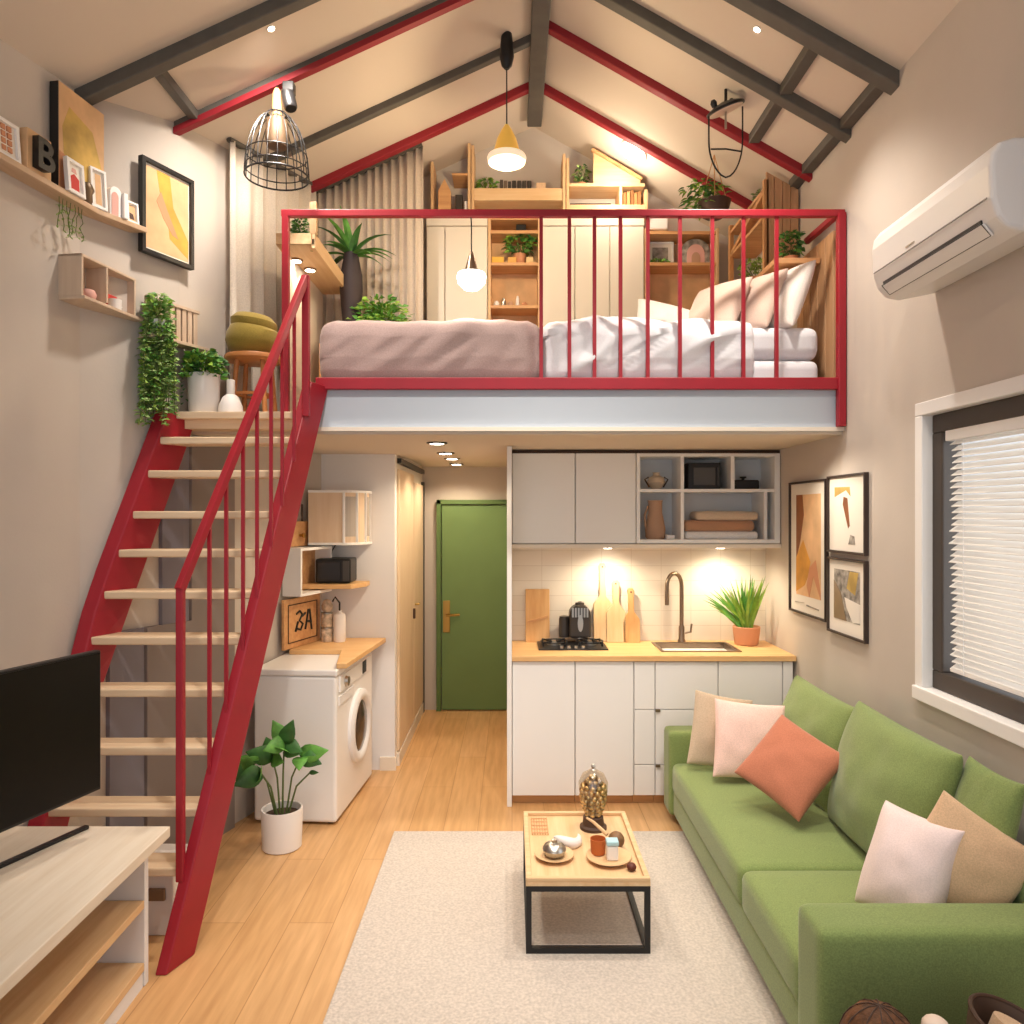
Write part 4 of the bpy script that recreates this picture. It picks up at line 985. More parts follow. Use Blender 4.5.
# two-cubby box shelf
F = wallframe(3.205, 2.675, 0)
L = .36; D = .11
bs_ = thing('wall_box_shelf', 'small pale wooden two-cubby box shelf below the picture ledge', 'shelf', F[0]+F[1]*(L/2))
def bf(a0, a1, b0, b1, c0, c1, name, m=OAKZ): build(MB().fbox(F, a0, a1, b0, b1, c0, c1), name, m, bs_, bevel=.002)
SHW = wood('shelf_greyoak', '#c4ab93', '#d3bda6', 2)
bf(0, .012, 0, .18, -.06, D, 'side_panel', SHW); bf(L-.012, L, 0, .18, -.06, D, 'side_panel', SHW); bf(.155, .167, .012, .168, 0, D, 'divider', SHW)
bf(0, L+.03, -.014, .0, 0, D+.015, 'bottom_board', SHW); bf(0, L, .168, .18, 0, D, 'top_board', SHW); bf(.012, L-.012, .0, .168, -.06, .008, 'back_panel', SHW)
c = F[0]+F[1]*.10+F[3]*.06
solo(MB().lathe([(.02, 0), (.03, .008), (.036, .035), (.028, .052), (.001, .056)], c, 20), 'round_pot', PINKP, 'small pinkish round pot in the first cubby of the box shelf', 'pot', c, smooth=True)
c = F[0]+F[1]*.25+F[3]*.045
solo(MB().fbox((c,)+F[1:], -.03, .04, 0, .075, -.03, .02), 'red_box', REDP, 'red box at the back of the box shelf', 'box', c, bevel=.003)
c = F[0]+F[1]*.245+F[3]*.085
mg = thing('white_mug', 'white mug in front of the red box in the box shelf', 'mug', c)
build(MB().lathe([(.022, 0), (.027, .004), (.029, .05), (.026, .05), (.022, .01)], c, 20), 'body', POT, mg, smooth=True)
build(MB().tube([c+F[1]*.027+V((0, 0, .04)), c+F[1]*.045+V((0, 0, .028)), c+F[1]*.026+V((0, 0, .012))], .004, 6), 'handle', POT, mg, smooth=True)
# slatted rack
A, B = V((WL(3.60)+.02, 3.60, 2.60)), V((WL(3.9)+.02, 3.9, 2.60)); u = (B-A).normalized(); F = (A, u, V((0, 0, 1)), u.cross(V((0, 0, 1))))
rk = thing('slatted_rack', 'slim wooden slatted rack with small ledge behind the trailing plant', 'shelf', A.lerp(B, .5))
mb = MB(); LL = (B-A).length
for i in range(9): mb.fbox(F, i*LL/9, i*LL/9+LL/9*.7, 0, .19, 0, .012)
build(mb, 'slats', SHW, rk)
build(MB().fbox(F, -.03, LL, -.016, 0, 0, .08), 'ledge', SHW, rk, bevel=.002)
build(MB().fbox(F, 0, LL, .182, .196, 0, .018), 'top_bar', SHW, rk)
# trailing plant on the rack
def trailing(name, label, c, potr, poth, nv, length, spread, leafs, mats, crown=None, side=None, lw=.02, ll=.026, potm=POT, grp=None, up0=.8, pr=.5):
    c = V(c); r = thing(name, label, 'plant', c, grp)
    build(MB().lathe([(potr*.75, 0), (potr*.8, .004), (potr, poth), (potr*.92, poth), (potr*.8, poth*.8)], c, 24), 'pot', potm, r, smooth=True)
    vm, lm = MB(), MB()
    for i in range(nv):
        a = R.uniform(0, 2*PI) if side is None else R.uniform(*side)
        out = V((math.cos(a), math.sin(a), 0)); p = c+V((0, 0, poth))+out*potr*pr*R.uniform(.5, 1)
        Ls = length*R.uniform(.55, 1.0); pts = [p]
        d = (out*spread+V((0, 0, up0))).normalized(); stp = Ls/12
        for k in range(12):
            d = (d+V((R.uniform(-.09, .09), R.uniform(-.09, .09), -.42))).normalized(); p = p+d*stp; p.x = max(p.x, WL(p.y)+.025); pts.append(p)
        vm.tube(pts, .0018, 4)
        for k in range(1, 13):
            for _ in range(leafs):
                q = pts[k]+V((R.uniform(-1, 1), R.uniform(-1, 1), R.uniform(-1, 1)))*.008; t = R.uniform(0, 2*PI)
                lm.m(R.choice(range(len(mats)))).leaf(q, (math.cos(t), math.sin(t), R.uniform(-.3, .5)), ll*R.uniform(.7, 1.3), lw*R.uniform(.7, 1.2), .5, (R.uniform(-.5, .5), R.uniform(-1, .2), .5), seg=2)
    if crown:
        for i in range(crown[0]):
            t = R.uniform(0, 2*PI); e = R.uniform(-.2, 1.4); rr = R.uniform(.3, 1)
            q = c+V((0, 0, poth))+V((math.cos(t)*math.cos(e)*crown[1]*rr, math.sin(t)*math.cos(e)*crown[1]*rr, math.sin(e)*crown[2]*rr))
            q.x = max(q.x, WL(q.y)+.03)
            lm.m(R.choice(range(len(mats)))).leaf(q, (math.cos(t), math.sin(t), R.uniform(.1, 1)), ll*R.uniform(.8, 1.4), lw*R.uniform(.8, 1.3), .5, (R.uniform(-.5, .5), R.uniform(-1, .2), .5), seg=3)
    build(vm, 'vines', STEM, r); build(lm, 'leaves', mats, r); return r
trailing('trailing_plant', 'bushy trailing plant hanging in long strands from the slatted rack', (WL(3.61)+.08, 3.61, 2.605), .045, .07, 55, .50, .10, 6, [LEAFG, LEAFG, LEAF, LEAFY], (380, .065, .14), None, .017, .024, up0=-.5, pr=1.5)
vn = MB(); lm = MB()
for i in range(7):
    y = 3.13+.022*i; p = V((WL(y)+.06, y, 3.07)); pts = [p]
    for k in range(6): p = p+V((R.uniform(-.008, .008), R.uniform(-.012, .014), -.028*R.uniform(.5, 1.1))); pts.append(p)
    vn.tube(pts, .0015, 4)
    for q in pts[1:]:
        for _ in range(2):
            t = R.uniform(0, 6.28); lm.leaf(q, (math.cos(t), math.sin(t), 0), .018, .01, .5, seg=2)
vr = thing('hanging_vine', 'thin sparse vine dangling from the underside of the picture ledge', 'plant', (WL(3.2)+.06, 3.2, 3.07))
build(vn, 'vines', STEM, vr); build(lm, 'leaves', LEAFG, vr)
# landing pot, bottle, stool with pouf
def bushpot():
    c = V((-1.565, 3.81, 2.25)); r = thing('potted_bush', 'small bushy green plant in a white cylinder pot on the landing', 'plant', c)
    build(MB().lathe([(.07, 0), (.074, .005), (.078, .20), (.072, .205), (.068, .16)], c, 28), 'pot', POT, r, smooth=True)
    build(MB().lathe([(.068, 0), (.001, .004)], c+V((0, 0, .17)), 20), 'soil', SOIL, r)
    lm = MB(); sm = MB()
    for i in range(420):
        t = R.uniform(0, 2*PI); e = R.uniform(-.3, 1.45); rr = R.uniform(.35, 1)
        q = c+V((-.0+math.cos(t)*math.cos(e)*.105*rr, math.sin(t)*math.cos(e)*.10*rr, .21+math.sin(e)*.12*rr))
        if q.x < WL(q.y)+.035: continue
        lm.m(i % 3).leaf(q, (math.cos(t)+.4, math.sin(t), R.uniform(.0, 1)), .034, .026, .6, (R.uniform(-.5, .5), R.uniform(-1, .2), .5), seg=3)
    for i in range(8):
        t = R.uniform(0, 2*PI); sm.tube([c+V((0, 0, .17)), c+V((math.cos(t)*.06, math.sin(t)*.06, .28))], .003, 5)
    for k in range(9):
        lm.leaf(c+V((-.085+R.uniform(-.01, .01), -.03, .20-.018*k)), (R.uniform(-1, 1), -1, -.3), .026, .018, .6, seg=2)
    build(sm, 'stems', STEM, r); build(lm, 'leaves', [LEAF, LEAFY, LEAFD], r)
bushpot()
bo = thing('white_bottle', 'white bell-shaped bottle standing on the landing edge', 'bottle', (-1.425, 3.80, 2.25))
build(MB().lathe([(.056, 0), (.061, .006), (.058, .04), (.04, .085), (.022, .10)], (-1.425, 3.80, 2.25), 28), 'body', POT, bo, smooth=True)
build(MB().lathe([(.02, 0), (.02, .07), (.018, .075)], (-1.425, 3.80, 2.35), 20), 'neck', mat('frosted', '#d5d0ca', .4), bo, smooth=True)
so_ = thing('wooden_stool', 'round orange wooden stool on the landing under the olive pouf', 'stool', (-1.375, 4.0, 2.25))
STW = wood('stool_wood', '#b3713a', '#c98850', 0)
build(MB().lathe([(.14, 0), (.15, .008), (.15, .024), (.145, .03)], (-1.375, 4.0, 2.555), 32), 'seat', STW, so_, smooth=True)
for k in range(4):
    a = PI/4+k*PI/2; build(MB().tube([(-1.375+.125*math.cos(a), 4.0+.125*math.sin(a), 2.25), (-1.375+.095*math.cos(a), 4.0+.095*math.sin(a), 2.556)], .013, 10), 'leg', STW, so_, smooth=True)
mb = MB()
for k in range(4):
    a, b = PI/4+k*PI/2, PI/4+(k+1)*PI/2; mb.tube([(-1.375+.112*math.cos(a), 4+.112*math.sin(a), 2.38), (-1.375+.112*math.cos(b), 4+.112*math.sin(b), 2.38)], .008, 8)
build(mb, 'stretcher', STW, so_)
pf = MB().lathe([(.001, 0), (.09, .004), (.13, .03), (.145, .075), (.14, .12), (.12, .145), (.115, .15), (.118, .155), (.12, .185), (.09, .215), (.05, .222), (.001, .222)], (-1.375, 4.0, 2.585), 32)
pf.warp(lambda p: (p.x, p.y, p.z+.12*(p.x+1.375)*(-1 if p.z > 2.72 else 0)))
solo(pf, 'round_pouf', OLIVE, 'olive green round pouf cushion sitting on the wooden stool', 'pouf', (-1.375, 4.0, 2.585), smooth=True)

# ------------------------------------------------------------------ loft: curtains
def curtain(name, path, zb, m, label, folds, amp, inset=.02, head=.0):
    path = [V(p) for p in path]; seg = [(b-a).length for a, b in zip(path, path[1:])]; T = sum(seg)
    N = folds*8; mb = MB(); rows = 10; vs = []
    for i in range(N+1):
        t = i/N*T; k = 0
        while k < len(seg)-1 and t > seg[k]: t -= seg[k]; k += 1
        d = (path[k+1]-path[k]).normalized(); p = path[k]+d*t; n = V((d.y, -d.x, 0))
        ph = i/8*2*PI; jit = noise.noise(V((i*.11, 3, 0)))
        for j in range(rows+1):
            w = j/rows; a = amp*(.55+.45*w)*(1+.5*jit)
            q = p+n*(a*math.sin(ph+jit*2.0+.5*noise.noise(V((i*.05, w*2, 1)))))+d*(.3*amp*math.cos(ph*1.0))
            zt = CZ(q.x)-inset-head
            vs.append((q.x, q.y, zt+(zb-zt)*w))
    fs = [(i*(rows+1)+j, (i+1)*(rows+1)+j, (i+1)*(rows+1)+j+1, i*(rows+1)+j+1) for i in range(N) for j in range(rows)]
    mb.add(vs, fs)
    c = path[0].lerp(path[-1], .5)
    r = thing(name, label, 'curtain', (c.x, c.y, zb))
    build(mb, 'fabric', m, r, smooth=True, solid=.004)
    mb = MB()
    for a, b in zip(path, path[1:]):
        mb.bar((a.x, a.y, CZ(a.x)-inset*.6), (b.x, b.y, CZ(b.x)-inset*.6), .03, .02)
    build(mb, 'curtain_track', GREY, r)
curtain('wall_curtain', [(WL(4.07)+.07, 4.07, 0), (WL(4.92)+.07, 4.92, 0)], 2.26, CURT, 'cream floor-length curtain along the slanted loft wall', 7, .028)
curtain('back_curtain', [(-1.30, 5.0, 0), (-.60, 5.0, 0)], 2.39, CURTB, 'taupe pleated curtain hanging across the back of the loft', 13, .022)
# ------------------------------------------------------------------ loft: hanging shelf, urn, bush
sl = thing('sloping_shelf', 'thick pale wooden shelf with two downlights beside the loft bed', 'shelf', (-1.2, 4.5, 3.19))
P = [(-1.06, 4.02), (-1.265, 4.02), (-1.29, 4.5), (-1.29, 4.93), (-1.06, 4.93)]
build(MB().prism([(x, y, 3.19) for x, y in P], (0, 0, .03)), 'shelf_board', OAKY, sl)
build(MB().box(-1.075, -1.055, 4.02, 4.93, 3.17, 3.25), 'edge_board', OAKY, sl, bevel=.003)
build(MB().box(-1.265, -1.075, 4.015, 4.03, 3.19, 3.25), 'edge_board', OAKY, sl, bevel=.003)
for x, y in ((-1.225, 4.26), (-1.19, 4.42)):
    q = build(MB().lathe([(.036, 0), (.036, -.008), (.03, -.01)], (x, y, 3.19), 20), 'downlight_rim', TAUPE, sl)
    build(MB().lathe([(.028, 0), (.028, -.002)], (x, y, 3.181), 20), 'lens', SPOTG, q)
build(MB().box(-1.085, -1.05, 4.02, 4.05, 3.25, 3.42), 'end_post', OAKZ, sl)
build(MB().box(-1.295, -1.27, 4.9, 4.93, 2.25, 3.19), 'rear_leg', OAKZ, sl)
build(MB().box(-1.085, -1.06, 4.9, 4.93, 2.25, 3.19), 'rear_leg', OAKZ, sl)
build(MB().box(-1.255, -1.243, 4.10, 4.93, 2.25, 3.19), 'side_panel', CREAM, sl)
trailing('shelf_ivy', 'small ivy plant at the front of the sloping shelf', (-1.16, 4.10, 3.22), .035, .05, 18, .10, .7, 4, [LEAF, LEAFD], (110, .07, .10), None, .018, .024)
sbd = thing('loft_sideboard', 'low wooden sideboard behind the bed carrying the urn', 'sideboard', (-.9, 4.8, 2.38))
build(MB().box(-.95, -.62, 4.66, 4.94, 2.38, 2.84), 'body', WARMX, sbd, bevel=.003)
build(MB().box(-.93, -.64, 4.65, 4.66, 2.42, 2.82), 'door', WARMX, sbd, bevel=.002)
solo(MB().box(-1.19, -.955, 4.62, 4.94, 2.25, 2.80), 'urn_plinth', WARMX, 'wooden plinth standing under the dark urn in the loft', 'plinth', (-1.07, 4.78, 2.25), bevel=.003)
ur = thing('dark_urn', 'tall dark urn with palm leaves beside the back curtain', 'plant', (-1.02, 4.76, 2.80))
build(MB().lathe([(.045, 0), (.05, .01), (.058, .2), (.072, .36), (.07, .46), (.05, .56), (.045, .60), (.04, .57)], (-1.02, 4.76, 2.80), 28), 'urn', mat('urn_dark', '#33282a', .6), ur, smooth=True)
lm = MB(); sm = MB()
for i in range(16):
    a = R.uniform(0, 2*PI); e = R.uniform(.35, 1.2); d = V((math.cos(a)*math.cos(e), .5*math.sin(a)*math.cos(e), math.sin(e)))
    lm.m(i % 2).leaf((-1.02, 4.76, 3.37), d, R.uniform(.22, .34), .05, 1.3, seg=6)
build(lm, 'leaves', [LEAFD, LEAF], ur)
def bush(name, label, c, rx, ry, rz, n, mats, ll=.03, lw=.022, pot=None):
    c = V(c); r = thing(name, label, 'plant', c); ph = 0
    if pot:
        ph = pot[1]; build(MB().lathe([(pot[0]*.75, 0), (pot[0]*.8, .004), (pot[0], ph), (pot[0]*.9, ph), (pot[0]*.8, ph*.7)], c, 20), 'pot', pot[2], r, smooth=True)
    lm = MB(); sm = MB()
    for i in range(7):
        t = 2*PI*i/7; sm.tube([c+V((0, 0, ph*.7)), c+V((math.cos(t)*rx*.6, math.sin(t)*ry*.6, ph+rz))], .003, 5)
    for i in range(n):
        t = R.uniform(0, 2*PI); e = R.uniform(-1.2, 1.5); rr = R.uniform(.4, 1)**.6
        q = c+V((math.cos(t)*math.cos(e)*rx*rr, math.sin(t)*math.cos(e)*ry*rr, ph+rz*(1+math.sin(e)*rr)))
        lm.m(R.choice(range(len(mats)))).leaf(q, (math.cos(t), math.sin(t), R.uniform(-.3, .8)), ll*R.uniform(.7, 1.3), lw*R.uniform(.7, 1.3), .6, (R.uniform(-.5, .5), R.uniform(-1, .2), .5), seg=3)
    build(sm, 'stems', STEM, r); build(lm, 'leaves', mats, r); return r
trailing('cascading_bush', 'lush lime green cascading plant at the head of the sideboard', (-.83, 4.78, 2.84), .09, .14, 60, .36, .8, 6, [LEAF, LEAFY], (420, .19, .15), None, .024, .034)

# ------------------------------------------------------------------ loft: bed
bd_ = thing('loft_bed', 'long low bed with white mattress behind the red railing', 'bed', (.33, 4.25, 2.38))
build(MB().soft(XYZ((.34, 4.26, 2.47)), 1.27, .35, .085, .05, (0, 0, .01)), 'box_base', SHEET, bd_, smooth=True)
build(MB().soft(XYZ((.34, 4.26, 2.64)), 1.27, .35, .088, .055, (0, 0, .01)), 'mattress', SHEET, bd_, smooth=True)
def duvet(name, x0, x1, z1, amp, fr, m, label, fold=None):
    mb = MB().soft(XYZ(((x0+x1)/2, 4.25, (2.395+z1)/2)), (x1-x0)/2, .385, (z1-2.395)/2, .09, (0, 0, .02), 40)
    def w(p):
        q = p.x*.8-p.z*1.1+.3*p.y; q2 = p.x*.6+p.z
        n1 = noise.noise(V((q*fr*1.5, q2*fr*.35, p.y*fr*.5)))+.6*noise.noise(V((q*fr*3.1, q2*fr*.8, 3+p.y*2)))
        k = min(1, (p.z-2.40)/.15)
        return (p.x+n1*amp*.3, p.y-abs(n1)*amp*.9*k-(.015*k), p.z+n1*amp*k*.8)
    mb.warp(w)
    return solo(mb, name, m, label, 'duvet', ((x0+x1)/2, 4.25, 2.395), smooth=True)
duvet('mauve_duvet', -1.01, .17, 2.755, .026, 3.4, MAUVE, 'mauve duvet spread smoothly over the foot half of the bed')
duvet('white_duvet', .15, 1.27, 2.765, .05, 4.0, SHEET, 'crumpled white duvet over the middle of the loft bed')
def bpillow(c, u, v, w, h, t, m, seed, label):
    mb = MB().pillow(frame(c, u, v), w, h, t, seed, 18, .045)
    solo(mb, 'bed_pillow', m, label, 'pillow', c, 'bed pillows at the head of the loft bed', smooth=True, subsurf=1)
bpillow((.87, 4.2, 2.80), (1, 0, -.25), (.25, .45, .6), .38, .34, .13, PILW, 21, 'low white pillow lying flattest on the bed')
bpillow((1.12, 4.13, 2.875), (.6, -.75, .0), (.45, .25, .85), .36, .36, .13, PILB, 22, 'blush pillow standing second behind the flat white one')
bpillow((1.31, 4.10, 2.885), (.5, -.85, .0), (.42, .15, .9), .36, .38, .13, PILB, 23, 'blush pillow standing between the other upright pillows')
bpillow((1.46, 4.05, 2.895), (.35, -.93, .0), (.38, .10, .92), .34, .40, .14, PILW, 24, 'cream pillow nearest the wooden headboard wall')

# ------------------------------------------------------------------ loft: wood panelling and shelving at the bed head
PLANK = wood('plank_wall', '#b3875e', '#cba179', 2)
pw = MB()
for i in range(5): pw.box(XR-.03, XR-.004, 3.90+.1*i, 3.995+.1*i, 2.38, 3.22)
solo(pw, 'plank_panel', PLANK, 'vertical plank panel on the wall at the bed head', 'panel', (XR-.015, 4.15, 2.38), bevel=.003)
hbd = thing('headboard_cabinet', 'wooden headboard cabinet carrying the two green plants', 'cabinet', (1.57, 4.75, 2.38))
build(MB().box(1.47, XR-.035, 4.63, 5.2, 2.38, 3.10), 'body', WARM, hbd, bevel=.003)
build(MB().box(1.42, XR-.035, 4.05, 5.2, 3.10, 3.13), 'top_board', WARMX, hbd, bevel=.003)
for y in (4.64, 4.92): build(MB().box(1.458, 1.47, y, y+.27, 2.42, 3.07), 'door', WARM, hbd, bevel=.003)
tw = thing('corner_tower', 'tall wooden shelf tower with plank end above the headboard', 'shelf', (1.58, 4.8, 3.13))
mb = MB()
for i in range(4): mb.prism([(1.50+.048*i, 4.42, 3.13), (1.545+.048*i, 4.42, 3.13), (1.545+.048*i, 4.42, CZ(1.545+.048*i)-.04), (1.50+.048*i, 4.42, CZ(1.50+.048*i)-.04)], (0, .02, 0))
build(mb, 'end_planks', PLANK, tw, bevel=.002)
for y in (4.42, 5.12): build(MB().box(1.485, 1.515, y, y+.03, 3.13, 3.72), 'post', WARM, tw, bevel=.002)
for z in (3.50, 3.66): build(MB().box(1.49, 1.69 if z < 3.6 else 1.62, 4.44, 5.15, z, z+.02), 'shelf', WARMX, tw, bevel=.002)
build(MB().box(1.67, 1.685, 4.44, 5.15, 3.13, 3.6), 'back_panel', CREAM, tw)
build(MB().bar((1.50, 4.46, 3.66), (1.50, 5.10, 3.52), .02, .03), 'brace', WARM, tw)
bush('round_shrub', 'olive green shrub on the headboard cabinet behind the pillows', (1.50, 4.62, 3.13), .10, .10, .06, 170, [LEAFY, LEAFG], pot=(.05, .07, TERRA))
bush('leafy_shrub', 'darker leafy shrub on the headboard nearest the plank panel', (1.555, 4.19, 3.13), .075, .07, .07, 150, [LEAF, LEAFD], .032, .024, pot=(.04, .05, TERRA))
bush('creeping_plant', 'low sage plant on top of the shelf tower under the eave', (1.55, 4.60, 3.68), .08, .09, .02, 90, [LEAFG, LEAFD], .025, .018)
hp = thing('hanging_planter', 'brown hanging planter with leafy stems below the sloping ceiling', 'plant', (1.24, 4.6, 3.56))
build(MB().lathe([(.05, 0), (.08, .02), (.10, .10), (.09, .10), (.07, .03)], (1.24, 4.6, 3.56), 24), 'pot', DARKP, hp, smooth=True)
for k in range(3):
    a = 2*PI*k/3+.3; build(MB().tube([(1.24+.095*math.cos(a), 4.6+.095*math.sin(a), 3.66), (1.24, 4.6, CZ(1.24)-.005)], .003, 5), 'cord', WARM, hp)
lm = MB()
for i in range(170):
    t = R.uniform(0, 2*PI); q = V((1.20+math.cos(t)*.13*R.random()-.02, 4.6+math.sin(t)*.11*R.random(), 3.64+R.uniform(-.03, .14)))
    lm.m(i % 3).leaf(q, (math.cos(t), math.sin(t), R.uniform(-.6, .8)), .045, .026, .7, seg=3)
build(lm, 'leaves', [LEAF, LEAFD, LEAFY], hp)

# ------------------------------------------------------------------ loft: built-in back wall
YW = 5.25
def wardrobe(x0, x1, splits, label):
    r = thing('loft_wardrobe', label, 'wardrobe', ((x0+x1)/2, 5.36, 2.38), 'cream wardrobes in the loft')
    build(MB().box(x0, x1, YW+.02, YB-.005, 2.38, 3.83), 'body', CREAM, r)
    for a, b in zip(splits, splits[1:]): build(MB().box(a+.003, b-.003, YW, YW+.019, 2.40, 3.76), 'door', CREAM, r, bevel=.004)
    build(MB().box(x0, x1, YW-.004, YW+.019, 3.765, 3.83), 'top_rail', CREAM, r, bevel=.003)
wardrobe(-.60, -.172, [-.60, -.47, -.172], 'cream wardrobe between the taupe curtain and the lit bookshelf')
wardrobe(.206, .925, [.206, .44, .685, .925], 'wide cream three-door wardrobe in the middle of the loft wall')
def openshelf(name, x0, x1, z0, z1, zs, label, backm=CREAM, yf=YW):
    r = thing(name, label, 'shelf', ((x0+x1)/2, 5.36, z0))
    build(MB().box(x0, x0+.02, yf, YB-.005, z0, z1), 'side_panel', OAKZ, r, bevel=.002)
    build(MB().box(x1-.02, x1, yf, YB-.005, z0, z1), 'side_panel', OAKZ, r, bevel=.002)
    build(MB().box(x0+.02, x1-.02, YB-.02, YB-.005, z0, z1), 'back_panel', backm, r)
    for z in zs: build(MB().box(x0+.02, x1-.02, yf+.004, YB-.02, z-.022, z), 'shelf_board', WARMX, r, bevel=.002)
    return r
openshelf('niche_bookshelf', -.168, .202, 2.38, 3.83, [2.42, 2.90, 3.21, 3.51, 3.735, 3.83], 'lit wooden bookshelf between the two cream wardrobes', PEACH)
openshelf('corner_bookshelf', .93, 1.45, 2.38, 3.75, [2.42, 2.95, 3.51, 3.73], 'open wooden corner bookshelf beside the wide wardrobe', PEACH)
# top row under the gable
def toprow(name, x0, x1, h0, h1, zb, label, extra=None):
    r = thing(name, label, 'shelf', ((x0+x1)/2, 5.36, 3.83))
    build(MB().box(x0, x0+.02, YW, YB-.005, 3.83, h0), 'side_panel', OAKZ, r, bevel=.002)
    build(MB().box(x1-.02, x1, YW, YB-.005, 3.83, h1), 'side_panel', OAKZ, r, bevel=.002)
    for z, t in zb: build(MB().box(x0+.02, x1-.02, YW+.004, YB-.006, z-t, z), 'shelf_board', OAK, r, bevel=.002)
    return r
toprow('bridge_shelf', -.285, .375, 4.33, 4.27, [(4.03, .085)], 'thick wooden bridge shelf centred below the roof ridge')
tl = toprow('eave_niche', -.57, -.29, CZ(-.57)-.02, CZ(-.29)-.02, [(3.855, .02)], 'wooden eave niche with dark ornaments beside the bridge shelf')
build(MB().box(-.42, -.31, YW+.004, YB-.006, 4.12, 4.135), 'shelf_board', WARMX, tl)
tr = toprow('eave_box_shelf', .38, .95, 4.24, 4.02, [(3.915, .05), (4.065, .022)], 'wooden box shelf with slanted panel under the roof slope')
build(MB().box(.752, .772, YW+.004, YB-.006, 3.915, 4.043), 'divider', OAKZ, tr)
build(MB().prism([(.57, YW+.01, 4.066), (.90, YW+.01, 4.066), (.90, YW+.01, 4.09), (.57, YW+.01, 4.29)], (0, .018, 0)), 'slanted_panel', OAK, tr, bevel=.002)
build(MB().bar((.56, YW+.008, 4.30), (.91, YW+.008, 4.092), .03, .02), 'slanted_trim', WARMX, tr)
# things on these shelves
bush('bookshelf_plant', 'green leafy plant in a tan pot on the lit bookshelf', (.055, 5.33, 3.51), .115, .08, .075, 170, [LEAF, LEAFY, LEAFD], .04, .028, pot=(.045, .08, TERRA))
bush('ridge_fern', 'small fern on the thick bridge shelf below the ridge', (-.18, 5.36, 4.03), .08, .06, .04, 100, [LEAF, LEAFY], .03, .02, pot=(.04, .03, TERRA))
bush('eave_plant', 'dark leafy plant on the eave box shelf', (.50, 5.36, 4.066), .05, .05, .07, 80, [LEAFD, LEAFG], .03, .02, pot=(.035, .04, TERRA))
bush('corner_succulents', 'low bright succulents in front of the white frame on the corner shelf', (1.04, 5.31, 3.51), .07, .05, .02, 80, [LEAF, LEAFY], .022, .016)
def blk(name, x0, x1, z0, h_, d, m, label, cat, y=5.30, grp=None, bev=.004):
    return solo(MB().box(x0, x1, y, y+d, z0, z0+h_), name, m, label, cat, ((x0+x1)/2, y+d/2, z0), grp, bevel=bev)
DK = mat('dark_box', '#3d362f', .6)
for i in range(3): blk('dark_book', -.085+.028*i, -.063+.028*i, 4.03, .08-.006*i, .1, mat('book_dk_%d' % i, ('#4b4038', '#6a5a4b', '#3a332e')[i], .7), 'dark %s book next to the fern on the bridge shelf' % ('tall brown', 'middle tan', 'short black')[i], 'book', 5.30, 'books on the bridge shelf', .002)
for i in range(4): blk('black_jar', .0+.036*i, .03+.036*i, 4.03, .085, .03, DK, 'small black upright jar in the row on the bridge shelf', 'jar', 5.32, 'black jars on the bridge shelf', .006)
blk('tan_carton', .17, .24, 4.03, .06, .06, CTAN, 'tan carton at the end of the bridge shelf', 'box')
hs = MB().fpoly(frame((-.475, 5.33, 3.855), (1, 0, 0)), [(-.045, 0), (.045, 0), (.045, .16), (0, .25), (-.045, .16)], 0, .06)
solo(hs, 'house_ornament', WARMX, 'brown pointed house ornament in the eave niche', 'ornament', (-.475, 5.33, 3.855), bevel=.003)
blk('dark_carton', -.40, -.35, 3.855, .15, .06, DK, 'upright dark carton beside the house ornament', 'box')
blk('white_card', -.335, -.315, 3.855, .10, .04, WHITE, 'little white card standing in the eave niche', 'card', 5.29)
for i in range(5): blk('shelf_book', .785+.026*i, .807+.026*i, 3.915, .10+.008*(i % 3), .12, mat('book_%d' % i, ('#a8713f', '#c28d5a', '#8a5a33', '#b98250', '#9c6a3e')[i], .7), 'upright %s book in the eave box shelf' % ('amber', 'tan end', 'dark brown', 'light brown', 'russet')[i], 'book', 5.29, 'books in the eave box shelf', .002)
blk('long_tray', .41, .70, 3.915, .03, .1, DARKP, 'dark flat tray in the eave box shelf', 'tray')
for i, (x, w, c) in enumerate(((-.10, .085, '#e3b04a'), (.0, .06, '#d9a65a'), (.125, .05, '#e0c08a'))):
    blk('yellow_book', x-w/2, x+w/2, 3.51, .045, .1, mat('ybook_%d' % i, c, .7), ('bright yellow book lying farthest from the wide wardrobe', 'ochre book lying by the plant pot', 'pale yellow book lying at the bookshelf end')[i], 'book', 5.27, 'books beside the bookshelf plant', .003)
blk('black_speaker', .03, .10, 3.735, .06, .06, BLACK, 'small black speaker on the top board of the bookshelf', 'speaker')
for i, (x, h_, r_) in enumerate(((-.11, .05, .022), (-.06, .07, .018), (-.01, .045, .024), (.04, .085, .014), (.09, .04, .022))):
    solo(MB().lathe([(r_*.8, 0), (r_, .006), (r_*.9, h_*.7), (r_*.5, h_), (.001, h_+.003)], (x, 5.33, 3.21), 16), 'little_jar', [POT, STEEL, CLAY, POT, TERRA][i], ('white squat jar at the panel end of the bookshelf row', 'slim metal jar in the bookshelf row', 'pink clay jar in the bookshelf row', 'tall thin white bottle in the bookshelf row', 'tiny terracotta jar ending the bookshelf row')[i], 'jar', (x, 5.33, 3.21), 'little jars on the bookshelf', smooth=True)
F = frame((.97, 5.40, 3.51), (1, 0, 0))
picture('framed_photo', F, .19, .19, WHITE, 'square white frame standing behind the succulents', [(0, [(.2, .2), (.8, .2), (.8, .8), (.2, .8)])], [GREYP], .012, .02)
arch2 = [(-.10, 0), (.10, 0)]+[(.10*math.cos(PI*i/12), .12+.10*math.sin(PI*i/12)) for i in range(13)]
ab = thing('arched_clock', 'grey arched ornament with pale inner arch on the corner shelf', 'ornament', (1.30, 5.36, 3.51))
F = frame((1.30, 5.36, 3.51), (1, 0, 0))
